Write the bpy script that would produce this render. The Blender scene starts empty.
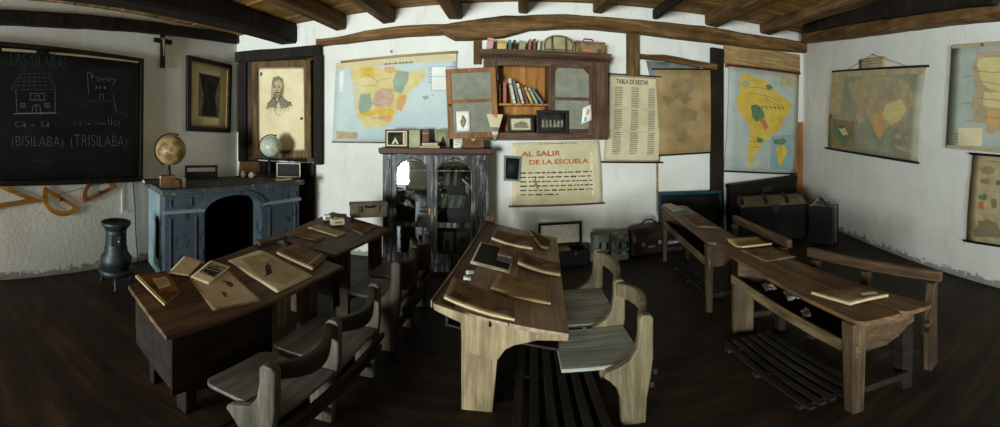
import bpy, bmesh, math, random
from math import sin, cos, tan, atan, atan2, pi, sqrt
from mathutils import Vector, Matrix, noise, geometry

random.seed(11)
COL = bpy.context.scene.collection
F, H0, X0, EYE = 370.0, 128.0, 520.0, 1.68      # pixels per radian, horizon row, column of the +y axis, eye height
CAM = Vector((0, 0, EYE))

def ray(px, py):
    a = (px - X0) / F; e = (H0 - py) / F
    return Vector((sin(a) * cos(e), cos(a) * cos(e), sin(e)))

def hit(px, py, P, N):
    d = ray(px, py)
    return CAM + d * ((P - CAM).dot(N) / d.dot(N))

def onz(px, py, z):
    return hit(px, py, Vector((0, 0, z)), Vector((0, 0, 1)))

def V(*a): return Vector(a)

# ------------------------------------------------------------------ colours and materials
def lin(c):
    return c / 12.92 if c <= 0.04045 else ((c + 0.055) / 1.055) ** 2.4

def rgb(hx):
    hx = hx.lstrip('#')
    return tuple(lin(int(hx[i:i + 2], 16) / 255) for i in (0, 2, 4)) + (1.0,)

class NT:
    def __init__(s, name):
        s.m = bpy.data.materials.new(name); s.m.use_nodes = True
        s.t = s.m.node_tree; s.n = s.t.nodes; s.l = s.t.links
        s.b = s.n['Principled BSDF']
    def node(s, t, **kw):
        n = s.n.new(t)
        for k, v in kw.items():
            if k.startswith('i_'): n.inputs[k[2:].replace('_', ' ')].default_value = v
            else: setattr(n, k, v)
        return n
    def link(s, a, b): s.l.new(a, b)
    def ramp(s, fac, stops):
        r = s.n.new('ShaderNodeValToRGB'); e = r.color_ramp.elements
        while len(e) < len(stops): e.new(0.5)
        for i, (p, c) in enumerate(stops):
            e[i].position = p; e[i].color = c if len(c) == 4 else tuple(c) + (1,)
        s.link(fac, r.inputs['Fac']); return r.outputs['Color']
    def coord(s, scale=(1, 1, 1), rand=False):
        tc = s.node('ShaderNodeTexCoord'); mp = s.node('ShaderNodeMapping')
        mp.inputs['Scale'].default_value = scale
        src = tc.outputs['Object']
        if rand:
            oi = s.node('ShaderNodeObjectInfo'); ad = s.node('ShaderNodeVectorMath', operation='ADD')
            mu = s.node('ShaderNodeMath', operation='MULTIPLY'); mu.inputs[1].default_value = 37.0
            s.link(oi.outputs['Random'], mu.inputs[0]); s.link(mu.outputs[0], ad.inputs[1]); s.link(src, ad.inputs[0]); src = ad.outputs[0]
        s.link(src, mp.inputs['Vector']); return mp.outputs['Vector']
    def noise(s, vec, scale, detail=5, rough=0.6, dist=0.0):
        n = s.node('ShaderNodeTexNoise'); s.link(vec, n.inputs['Vector'])
        n.inputs['Scale'].default_value = scale; n.inputs['Detail'].default_value = detail
        n.inputs['Roughness'].default_value = rough; n.inputs['Distortion'].default_value = dist
        return n.outputs['Fac']
    def mix(s, fac, a, b, mode='MIX'):
        n = s.node('ShaderNodeMix', data_type='RGBA', blend_type=mode)
        for sock, v in ((n.inputs[0], fac), (n.inputs[6], a), (n.inputs[7], b)):
            if hasattr(v, 'is_linked') or hasattr(v, 'links'): s.link(v, sock)
            else: sock.default_value = v
        return n.outputs[2]
    def bump(s, h, strength, dist=0.01):
        b = s.node('ShaderNodeBump'); b.inputs['Strength'].default_value = strength; b.inputs['Distance'].default_value = dist
        s.link(h, b.inputs['Height']); s.link(b.outputs['Normal'], s.b.inputs['Normal'])
    def out(s, col, rough=0.7, spec=0.3, metal=0.0):
        if hasattr(col, 'links'): s.link(col, s.b.inputs['Base Color'])
        else: s.b.inputs['Base Color'].default_value = col
        s.b.inputs['Roughness'].default_value = rough
        s.b.inputs['Specular IOR Level'].default_value = spec
        s.b.inputs['Metallic'].default_value = metal
        return s.m

def wood(name, dark, mid, light, axis='y', rough=0.6, grain=9.0, patch=0.5, wear=None, bump=0.35):
    """Grain runs along the object's own axis; patches and worn spots lie over it."""
    k = NT(name)
    sc = {'x': (0.09, 1, 1), 'y': (1, 0.09, 1), 'z': (1, 1, 0.09)}[axis]
    g = k.noise(k.coord(sc, True), grain * 3, 7, 0.68, 0.6)
    col = k.ramp(g, [(0.3, rgb(dark)), (0.5, rgb(mid)), (0.7, rgb(light))])
    f = k.noise(k.coord({'x': (.03, 1, 1), 'y': (1, .03, 1), 'z': (1, 1, .03)}[axis], True), grain * 14, 5, 0.7)
    col = k.mix(.55, col, k.ramp(f, [(0.34, (.45, .45, .45)), (0.62, (1.12, 1.12, 1.12))]), 'MULTIPLY')
    p = k.noise(k.coord((1, 1, 1), True), 3.1, 4, 0.6)
    pc = k.ramp(p, [(0.35, (0.5, 0.5, 0.5)), (0.65, (1.25, 1.25, 1.25))])
    col = k.mix(patch, col, pc, 'MULTIPLY')
    if wear:
        w = k.noise(k.coord((1, 1, .12), True), 22, 8, 0.72, 0.3)
        wf = k.ramp(w, [(0.5, (0, 0, 0)), (0.62, (.6, .6, .6))])
        col = k.mix(wf, col, rgb(wear))
    k.bump(g, bump, 0.006)
    return k.out(col, rough, 0.25)

def mottled(name, a, b, scale=6.0, rough=0.75, spec=0.25, bump=0.0, detail=5, lo=0.35, hi=0.65, stretch=(1, 1, 1), metal=0.0):
    k = NT(name)
    n = k.noise(k.coord(stretch, True), scale, detail, 0.62)
    col = k.ramp(n, [(lo, rgb(a)), (hi, rgb(b))])
    if bump: k.bump(n, bump, 0.005)
    return k.out(col, rough, spec, metal)

def glass(name, tint, gloss=0.08, rough=0.02, dust=0.0, dustcol='8a8d80'):
    k = NT(name); n = k.n; n.remove(k.b)
    tr = k.node('ShaderNodeBsdfTransparent'); tr.inputs['Color'].default_value = rgb(tint)
    gl = k.node('ShaderNodeBsdfGlossy'); gl.inputs['Roughness'].default_value = rough
    lw = k.node('ShaderNodeLayerWeight'); lw.inputs['Blend'].default_value = gloss
    mx = k.node('ShaderNodeMixShader'); k.link(lw.outputs['Fresnel'], mx.inputs['Fac'])
    k.link(tr.outputs[0], mx.inputs[1]); k.link(gl.outputs[0], mx.inputs[2])
    last = mx.outputs[0]
    if dust:
        df = k.node('ShaderNodeBsdfDiffuse'); df.inputs['Color'].default_value = rgb(dustcol)
        ns = k.noise(k.coord(), 7, 5); fr = k.ramp(ns, [(0.3, (dust * .7,) * 3), (0.7, (min(1, dust * 1.2),) * 3)])
        m2 = k.node('ShaderNodeMixShader'); k.link(fr, m2.inputs['Fac']); k.link(last, m2.inputs[1]); k.link(df.outputs[0], m2.inputs[2]); last = m2.outputs[0]
    k.link(last, k.n['Material Output'].inputs['Surface'])
    return k.m

def plaster(name, a, b, stain, sdark):
    k = NT(name); co = k.coord()
    n1 = k.noise(co, 1.3, 5, 0.6); n2 = k.noise(co, 22, 6, 0.7); n3 = k.noise(k.coord((1, 1, .25)), 5, 6, 0.7, .5)
    col = k.ramp(n1, [(0.3, rgb(a)), (0.7, rgb(b))])
    col = k.mix(k.ramp(n3, [(0.56, (0, 0, 0)), (0.78, (.45, .45, .45))]), col, rgb(stain))
    # damp stain rising from the floor: its own ragged outline
    tc = k.node('ShaderNodeTexCoord'); sp = k.node('ShaderNodeSeparateXYZ'); k.link(tc.outputs['Object'], sp.inputs[0])
    md = k.node('ShaderNodeMath', operation='MULTIPLY_ADD'); md.inputs[1].default_value = -1.9; md.inputs[2].default_value = 0.62
    k.link(sp.outputs['Z'], md.inputs[0])
    ad = k.node('ShaderNodeMath', operation='ADD'); k.link(md.outputs[0], ad.inputs[0])
    n4 = k.noise(co, 9, 8, 0.78); k.link(n4, ad.inputs[1])
    col = k.mix(k.ramp(ad.outputs[0], [(0.98, (0, 0, 0)), (1.25, (.7, .7, .7))]), col, rgb(sdark))
    ms = k.node('ShaderNodeMath', operation='ADD'); k.link(n1, ms.inputs[0]); k.link(n2, ms.inputs[1])
    k.bump(ms.outputs[0], 0.35, 0.02)
    return k.out(col, 0.95, 0.1)

def peeling(name, base, base2, chip, amt=0.56):
    k = NT(name); co = k.coord()
    col = k.ramp(k.noise(co, 2.2, 5), [(0.3, rgb(base)), (0.7, rgb(base2))])
    c = k.noise(k.coord((1, 1, .5)), 11, 9, 0.78, .4)
    col = k.mix(k.ramp(c, [(amt, (0, 0, 0)), (amt + .05, (1, 1, 1))]), col, rgb(chip))
    k.bump(c, 0.4, 0.006)
    return k.out(col, 0.75, 0.2)

M = {}
M['plaster'] = plaster('lime_plaster', 'd3cfc2', 'e3e0d6', 'a9a291', '4c5048')
M['floor'] = wood('worn_floorboards', '160f09', '291d12', '402e1d', 'x', 0.6, 3.0, 0.8)
M['ceil'] = wood('ceiling_boards', '5f4320', '906a35', 'b48a4e', 'x', 0.75, 3.0, 0.7)
M['beam'] = wood('dark_beam_wood', '3a2712', '614525', '88663a', 'y', 0.8, 4.0, 0.6, None, 0.6)
M['beamx'] = wood('hewn_timber', '412c13', '6c4d28', '957244', 'x', 0.8, 4.0, 0.6, None, 0.6)
M['black_timber'] = wood('black_timber', '120d08', '1f160e', '332517', 'z', 0.8, 4.0, 0.6)
M['post'] = wood('post_timber', '3d2a15', '63492a', '8c6c42', 'z', 0.8, 4.0, 0.5)
M['tanboard'] = wood('tan_board', '7d6440', 'a58657', 'c4a878', 'x', 0.8, 4.0, 0.4)
M['redboard'] = wood('reddish_board', '7a4a28', '9c6236', 'b57a4c', 'z', 0.75, 4.0, 0.4)
M['deskr'] = wood('desk_brown_right', '3a2a1c', '664b31', '8f6f49', 'y', 0.5, 5.0, 0.6, None, .3)
M['endx'] = wood('desk_end_board', '30231a', '503b27', '6f553a', 'x', 0.6, 5.0, 0.6, None, .3)
M['raily'] = wood('desk_rail', '3f3122', '655338', '8d7854', 'y', 0.6, 5.0, 0.7, None, .3)
M['legr'] = wood('desk_leg_right', '2d2317', '4c3b27', '6e5c40', 'z', 0.6, 5.0, 0.7, None, .3)
M['desk'] = wood('desk_brown', '2e2118', '503b2a', '74593f', 'y', 0.5, 5.0, 0.6, None, .3)
M['deskx'] = wood('desk_brown_cross', '2e2118', '503b2a', '74593f', 'x', 0.5, 5.0, 0.6, None, .3)
M['deskz'] = wood('desk_leg', '281d14', '453524', '665036', 'z', 0.6, 5.0, 0.6, None, .3)
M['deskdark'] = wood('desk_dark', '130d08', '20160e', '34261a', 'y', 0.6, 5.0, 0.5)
M['cdesk'] = wood('desk_tan_top', '7d6852', '9d846a', 'b69f84', 'y', 0.45, 4.0, 0.5, None, .3)
M['pale'] = wood('pale_scrubbed_wood', '64543c', '8d7a5a', 'af9b78', 'z', 0.6, 4.0, 0.45, None, .3)
M['palex'] = wood('pale_scrubbed_edge', '75603b', '9a8050', 'b89e6c', 'y', 0.6, 4.0, 0.45, None, .3)
M['grey'] = wood('grey_bench_seat', '74766c', '96978a', 'b2b1a0', 'y', 0.55, 5.0, 0.45, None, .3)
M['greyz'] = wood('grey_bench_post', '4a4030', '6c6047', '8b7c5c', 'z', 0.6, 5.0, 0.5, None, .3)
M['greyx'] = wood('grey_bench_board', '74766c', '96978a', 'b2b1a0', 'x', 0.55, 5.0, 0.45, None, .3)
M['inkmid'] = mottled('ink_mid', '403b32', '5a5346', 30, 0.9, 0.1)
M['lbench'] = wood('bench_smoky', '36322c', '55504a', '74706a', 'y', 0.5, 5.0, 0.5, None, .3)
M['lbenchz'] = wood('bench_smoky_post', '2d2720', '4a4438', '6a6252', 'z', 0.6, 5.0, 0.6, None, .3)
M['lback'] = wood('bench_dark_back', '16110d', '251e18', '3a3128', 'y', 0.5, 5.0, 0.5)
M['bench2'] = wood('bench_brown', '1c150e', '362a1d', '52402c', 'z', 0.55, 5.0, 0.5)
M['slat'] = wood('slat_dark', '120f0c', '27211a', '3d342a', 'y', 0.6, 5.0, 0.5)
M['cab'] = wood('cabinet_brown', '37261a', '553c29', '785b42', 'x', 0.55, 5.0, 0.5)
M['cabz'] = wood('cabinet_brown_upright', '37261a', '553c29', '785b42', 'z', 0.55, 5.0, 0.5)
M['orange'] = wood('cabinet_inside', '7b4e1c', 'a9702f', 'c98e48', 'z', 0.6, 4.0, 0.35)
M['door'] = wood('door_chestnut', '5a3717', '855729', 'a6743f', 'z', 0.55, 4.0, 0.4)
M['case'] = wood('bookcase_worn', '0c0a09', '1d1a17', '3d382f', 'z', 0.4, 6.0, 0.5, 'a29b8c', .4)
M['casetop'] = wood('bookcase_top', '2a170d', '472a19', '643e26', 'x', 0.5, 5.0, 0.5)
M['casein'] = mottled('bookcase_inside', '1c1b18', '2c2a26', 5)
M['slate'] = mottled('slate', '0b0f0e', '171d1b', 3, 0.65, 0.25)
M['chalk'] = mottled('chalk', '4d5452', '8a918d', 60, 0.95, 0.05)
M['chalkfaint'] = mottled('chalk_faint', '303634', '5a615e', 50, 0.95, 0.05)
M['dark'] = mottled('dark_wood', '0f0a07', '211710', 7, 0.5)
M['black'] = mottled('black', '070707', '131312', 8, 0.6)
M['soot_shade'] = mottled('soot_shade', '050505', '0d0c0b', 5, 0.95, 0.05)  # firebox black; also the painted shade of the recess in the left cheek
M['gold'] = mottled('dull_gilt', '5b4420', '8d6c36', 12, 0.45, 0.5)
M['cream'] = mottled('cream_mount', 'd2bd90', 'e2d2aa', 3)
M['photo'] = mottled('photo_dark', '10100e', '35332c', 9)
M['photomid'] = mottled('photo_mid', '55503f', '8f8870', 14)
M['paper'] = mottled('aged_paper', 'bfb18a', 'd0c4a0', 4, 0.9, 0.1)
M['paperw'] = mottled('pale_paper', 'd9d6c8', 'eae8de', 4, 0.9, 0.1)
M['papertan'] = mottled('tan_paper', '9c8a6a', 'b7a686', 3, 0.9, 0.1)
M['paperbrown'] = mottled('brown_paper', '8a7049', 'a98e60', 2.5, 0.9, 0.1)
M['kraft'] = mottled('kraft', '59452f', '8b7355', 9, 0.85, 0.15)
M['kraftd'] = mottled('kraft_dark', '4a3420', '6b4f33', 6, 0.8, 0.15)
M['rust'] = mottled('rust_brown', '40260f', '80582a', 13, 0.8, 0.15)
M['pages'] = mottled('page_edges', '9c8b68', 'bcab85', 30, 0.9, 0.1, 0, 4, .35, .65, (1, 1, 6))
M['ink'] = mottled('ink', '23201b', '3a352c', 30, 0.9, 0.1)
M['inkfaint'] = mottled('ink_faint', '6f6654', '8b8069', 30, 0.9, 0.1)
M['redink'] = mottled('red_ink', 'a2452a', 'bf6644', 20, 0.9, 0.1)
M['sea'] = mottled('map_sea', 'b0bfbe', 'c3cbc5', 3, 0.75, 0.2)
M['sea2'] = mottled('map_sea_grey', '9fa79c', 'b3b7a8', 3, 0.75, 0.2)
M['sea3'] = mottled('map_sea_dull', '86846f', '9f997f', 4, 0.75, 0.2)
M['seablue'] = mottled('map_inset_blue', '7b9699', '8fa5a4', 4, 0.75, 0.2)
M['yellow'] = mottled('map_yellow', 'c8b374', 'd5c48b', 6, 0.8, 0.15)
M['yellow2'] = mottled('map_strong_yellow', 'c39f3a', 'd2b356', 6, 0.8, 0.15)
M['mgreen'] = mottled('map_green', '879680', '9ba890', 6, 0.8, 0.15)
M['dgreen'] = mottled('map_dark_green', '4f6b4c', '6c8560', 8, 0.8, 0.15)
M['pink'] = mottled('map_pink', 'b3917a', 'c4a688', 6, 0.8, 0.15)
M['orangem'] = mottled('map_orange', 'c4975a', 'd2a874', 6, 0.8, 0.15)
M['redm'] = mottled('map_red', 'b05a38', 'c07a52', 6, 0.8, 0.15)
M['tanm'] = mottled('map_tan', 'a39169', 'b9a680', 8, 0.8, 0.15)
M['mauve'] = mottled('map_mauve', '8f7d74', 'a39488', 8, 0.8, 0.15)
M['stain'] = mottled('map_stain', '7d6a47', '97815a', 5, 0.9, 0.1)
M['orangewood'] = wood('beech_ruler', '8a5a20', 'b0782f', 'c99449', 'x', 0.5, 3.0, 0.35)
M['iron'] = mottled('cast_iron', '0d1416', '1f2a2c', 9, 0.5, 0.5, 0.2)
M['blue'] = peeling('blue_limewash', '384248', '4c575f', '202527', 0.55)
M['blue_lit_worn'] = peeling('blue_limewash_lit_worn', '66797e', '869697', '3a4346', 0.6)  # paler copy: light painted on the left cheek, and worn mouldings
M['mantel'] = peeling('mantel_dark', '2b2f31', '525654', '8c918d', 0.57)
M['globeold'] = mottled('old_globe', '7a6338', 'ac9462', 7, 0.45, 0.4)
M['globeland'] = mottled('old_globe_land', '634a26', '83663c', 12, 0.45, 0.4)
M['globelt'] = mottled('pale_globe', '8fa4a4', 'c0c6b4', 7, 0.35, 0.5)
M['globeltland'] = mottled('pale_globe_land', 'a89a72', 'c3b690', 12, 0.4, 0.4)
M['brass'] = mottled('brass', '5f4a22', '93763a', 9, 0.4, 0.5, 0, 5, .35, .65, (1, 1, 1), .7)
M['steel'] = mottled('steel', '8d8f8b', 'b9bab4', 9, 0.4, 0.5, 0, 5, .35, .65, (1, 1, 1), .7)
M['leather'] = mottled('maroon_leather', '1d0f0f', '33201f', 9, 0.45, 0.4, 0.2)
M['leatherblack'] = mottled('black_leather', '0c0c0c', '1c1b1b', 9, 0.45, 0.4, 0.2)
M['bagtan'] = mottled('grey_brown_leather', '3f372c', '645a49', 8, 0.55, 0.35, 0.2)
M['canvas'] = mottled('green_canvas', '3c4438', '7e8677', 13, 0.9, 0.1, 0.2)
M['canvas2'] = mottled('grey_canvas', '525850', '9a9f92', 13, 0.9, 0.1, 0.2)
M['trunkcloth'] = mottled('trunk_canvas', '4d4632', '6b6146', 8, 0.85, 0.15)
M['trunkdark'] = mottled('trunk_dark', '0f0c09', '1e1811', 8, 0.6, 0.25)
M['teal'] = mottled('teal_paint', '12303a', '1e444b', 8, 0.6, 0.3)
M['bred'] = mottled('book_red', '8a4a3a', 'a8685a', 8); M['bpink'] = mottled('book_pink', 'a87468', 'c2958a', 8)
M['byellow'] = mottled('book_yellow', 'a58a48', 'c3aa68', 8); M['bgrey'] = mottled('book_grey', '5d625e', '7f837c', 8)
M['bolive'] = mottled('book_olive', '7c7a55', '9b9874', 8); M['bbrown'] = mottled('book_brown', '5a3d28', '7c583c', 8)
M['bcream'] = mottled('book_cream', 'b8ad93', 'd2c9b2', 8); M['bgreen'] = mottled('book_green', '8c8f68', 'a9ab86', 8)
M['bdark'] = mottled('book_dark', '1f1d1a', '35322d', 8); M['bblue'] = mottled('book_blue', '4b5c66', '71818a', 8)
M['glass'] = glass('cabinet_glass', 'e4ebe6', 0.66, 0.02)
M['glassdull'] = glass('dusty_glass', 'd8dccf', 0.12, 0.12, 0.62, '9c9b88')
M['cord'] = mottled('cord', '3a3127', '5a4e3f', 8)
M['wdaylight'] = mottled('painted_sash', 'c9c8bf', 'dedcd2', 6)

# ------------------------------------------------------------------ frames and meshes
class Fr:
    """A local frame: x along, y away from the room (into a wall), z up."""
    def __init__(s, o, rz):
        s.o = Vector(o); s.rz = rz
        s.m = Matrix.Translation(s.o) @ Matrix.Rotation(rz, 4, 'Z'); s.i = s.m.inverted()
    def px(s, px, py, off=0.0):
        N = s.m.to_3x3() @ Vector((0, 1, 0)); P = s.m @ Vector((0, -off, 0))
        return s.i @ hit(px, py, P, N)
    def loc(s, p): return s.i @ Vector(p)

W0 = Fr((0, 0, 0), 0)

def wallframe(A, B):
    A = Vector((A[0], A[1], 0)); B = Vector((B[0], B[1], 0))
    return Fr(A, atan2(B.y - A.y, B.x - A.x))

def tag(o, label=None, cat=None, group=None, kind=None):
    if label: o['label'] = label
    if cat: o['category'] = cat
    if group: o['group'] = group
    if kind: o['kind'] = kind
    return o

def thing(name, label, cat, fr=W0, base=(0, 0, 0), group=None):
    o = bpy.data.objects.new(name, None); COL.objects.link(o)
    o.empty_display_size = 0.05
    o.location = fr.m @ Vector(base); o.rotation_euler = (0, 0, fr.rz)
    BASE[o.name] = (fr, Vector(base))
    return tag(o, label, cat, group)
BASE = {}

class MB:
    def __init__(s): s.v = []; s.f = []; s.fm = []; s.mats = []; s.sm = []
    def mi(s, m):
        if isinstance(m, str): m = M[m]
        if m not in s.mats: s.mats.append(m)
        return s.mats.index(m)
    def face(s, pts, m, smooth=False):
        b = len(s.v); s.v.extend(Vector(p) for p in pts)
        s.f.append(tuple(range(b, b + len(pts)))); s.fm.append(s.mi(m)); s.sm.append(smooth)
    def idx(s, ids, m, smooth=False):
        s.f.append(tuple(ids)); s.fm.append(s.mi(m)); s.sm.append(smooth)
    def box(s, x0, x1, y0, y1, z0, z1, m, T=None):
        b = len(s.v)
        for z in (z0, z1):
            for x, y in ((x0, y0), (x1, y0), (x1, y1), (x0, y1)):
                p = Vector((x, y, z)); s.v.append(T @ p if T else p)
        for q in ((3, 2, 1, 0), (4, 5, 6, 7), (0, 1, 5, 4), (1, 2, 6, 5), (2, 3, 7, 6), (3, 0, 4, 7)):
            s.idx([b + i for i in q], m)
        return s
    def hexa(s, lo, hi, m):
        """lo, hi: four points each, same winding (counter-clockwise seen from hi)."""
        b = len(s.v); s.v.extend(Vector(p) for p in list(lo) + list(hi)); n = len(lo)
        s.idx([b + i for i in range(n)][::-1], m); s.idx([b + n + i for i in range(n)], m)
        for i in range(n):
            j = (i + 1) % n; s.idx([b + i, b + j, b + n + j, b + n + i], m)
        return s
    def prism(s, pts, vec, m, smooth=False):
        vec = Vector(vec); n = len(pts); b = len(s.v)
        s.v.extend(Vector(p) for p in pts); s.v.extend(Vector(p) + vec for p in pts)
        s.idx([b + i for i in range(n)][::-1], m); s.idx([b + n + i for i in range(n)], m)
        for i in range(n):
            j = (i + 1) % n; s.idx([b + i, b + j, b + n + j, b + n + i], m, smooth)
        return s
    def ringprism(s, outer, inner, vec, m):
        """A closed outline with one hole (same point count), extruded."""
        vec = Vector(vec); n = len(outer)
        b = len(s.v)
        for loop in (outer, inner):
            s.v.extend(Vector(p) for p in loop); s.v.extend(Vector(p) + vec for p in loop)
        o0, o1, i0, i1 = b, b + n, b + 2 * n, b + 3 * n
        for i in range(n):
            j = (i + 1) % n
            s.idx([o1 + i, o1 + j, i1 + j, i1 + i], m); s.idx([o0 + j, o0 + i, i0 + i, i0 + j], m)
            s.idx([o0 + i, o0 + j, o1 + j, o1 + i], m); s.idx([i0 + j, i0 + i, i1 + i, i1 + j], m)
        return s
    def loft(s, secs, m, smooth=True, caps=True, closed=True):
        b = len(s.v); n = len(secs[0])
        for q in secs: s.v.extend(Vector(p) for p in q)
        for k in range(len(secs) - 1):
            for i in range(n if closed else n - 1):
                j = (i + 1) % n
                s.idx([b + k * n + i, b + k * n + j, b + (k + 1) * n + j, b + (k + 1) * n + i], m, smooth)
        if caps:
            s.idx([b + i for i in range(n)][::-1], m); s.idx([b + (len(secs) - 1) * n + i for i in range(n)], m)
        return s
    def tube(s, pts, r, m, n=8, closed=False):
        pts = [Vector(p) for p in pts]; secs = []
        rs = r if isinstance(r, (list, tuple)) else [r] * len(pts)
        up = Vector((0.123, 0.231, 0.96)).normalized(); ref = None
        for i, p in enumerate(pts):
            a = pts[(i - 1) % len(pts)] if (closed or i) else p
            c = pts[(i + 1) % len(pts)] if (closed or i < len(pts) - 1) else p
            t = (c - a).normalized()
            if ref is None:
                ref = t.cross(up)
                if ref.length < 1e-3: ref = t.cross(Vector((1, 0, 0)))
            ref = (ref - t * ref.dot(t)).normalized(); bi = t.cross(ref)
            secs.append([p + (ref * cos(2 * pi * k / n) + bi * sin(2 * pi * k / n)) * rs[i] for k in range(n)])
        if closed: secs.append(secs[0])
        return s.loft(secs, m, True, not closed)
    def lathe(s, prof, c, m, n=24, smooth=True):
        c = Vector(c)
        return s.loft([[c + Vector((r * cos(2 * pi * k / n), r * sin(2 * pi * k / n), z)) for k in range(n)] for r, z in prof], m, smooth)
    def sphere(s, c, r, m, nu=24, nv=14, sq=(1, 1, 1)):
        c = Vector(c); secs = []
        for j in range(nv + 1):
            t = pi * j / nv; t = min(max(t, .02), pi - .02)
            secs.append([c + Vector((sq[0] * r * sin(t) * cos(2 * pi * k / nu), sq[1] * r * sin(t) * sin(2 * pi * k / nu), -sq[2] * r * cos(t))) for k in range(nu)])
        return s.loft(secs, m)
    def frame(s, x0, x1, z0, z1, w, y0, y1, m, wb=None):
        wb = w if wb is None else wb
        o = [(x0, y1, z0), (x1, y1, z0), (x1, y1, z1), (x0, y1, z1)]
        i = [(x0 + w, y1, z0 + wb), (x1 - w, y1, z0 + wb), (x1 - w, y1, z1 - w), (x0 + w, y1, z1 - w)]
        return s.ringprism(o, i, (0, y0 - y1, 0), m)
    def build(s, name, parent=None, fr=W0, base=None, bevel=0.0, seg=2, merge=False):
        if parent is not None: fr, b = BASE[parent.name] if parent.name in BASE else BASE[parent.parent.name]
        else: b = Vector(base) if base is not None else sum(s.v, Vector()) / max(1, len(s.v))
        if parent is None and base is None: b.z = min(p.z for p in s.v)
        me = bpy.data.meshes.new(name)
        me.from_pydata([p - b for p in s.v], [], s.f); me.update()
        for m in s.mats: me.materials.append(m)
        for p, k, sm in zip(me.polygons, s.fm, s.sm): p.material_index = k; p.use_smooth = sm
        bm = bmesh.new(); bm.from_mesh(me)
        if merge: bmesh.ops.remove_doubles(bm, verts=bm.verts, dist=1e-5)
        bmesh.ops.recalc_face_normals(bm, faces=bm.faces)
        bm.to_mesh(me); bm.free()
        o = bpy.data.objects.new(name, me); COL.objects.link(o)
        if parent is None:
            o.location = fr.m @ b; o.rotation_euler = (0, 0, fr.rz); BASE[o.name] = (fr, b)
        else:
            o.parent = parent
            BASE[o.name] = (fr, b)
        if bevel:
            md = o.modifiers.new('edge', 'BEVEL'); md.width = bevel; md.segments = seg; md.limit_method = 'ANGLE'; md.angle_limit = 0.6
        return o

_txt = {}
def textmesh(t, thin=0.0):
    key = t; t = (t, thin)
    if t not in _txt:
        cu = bpy.data.curves.new('t', 'FONT'); cu.body = key; cu.resolution_u = 3; cu.offset = thin
        ob = bpy.data.objects.new('t', cu); me = ob.to_mesh()
        vs = [(p.co.x, p.co.y) for p in me.vertices]; fs = [tuple(p.vertices) for p in me.polygons]
        ob.to_mesh_clear(); bpy.data.objects.remove(ob); bpy.data.curves.remove(cu)
        x0 = min(p[0] for p in vs); x1 = max(p[0] for p in vs); y0 = min(p[1] for p in vs); y1 = max(p[1] for p in vs)
        _txt[t] = ([((x - x0) / (x1 - x0), (y - y0) / (y1 - y0)) for x, y in vs], fs, (x1 - x0) / (y1 - y0))
    return _txt[t]

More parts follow.
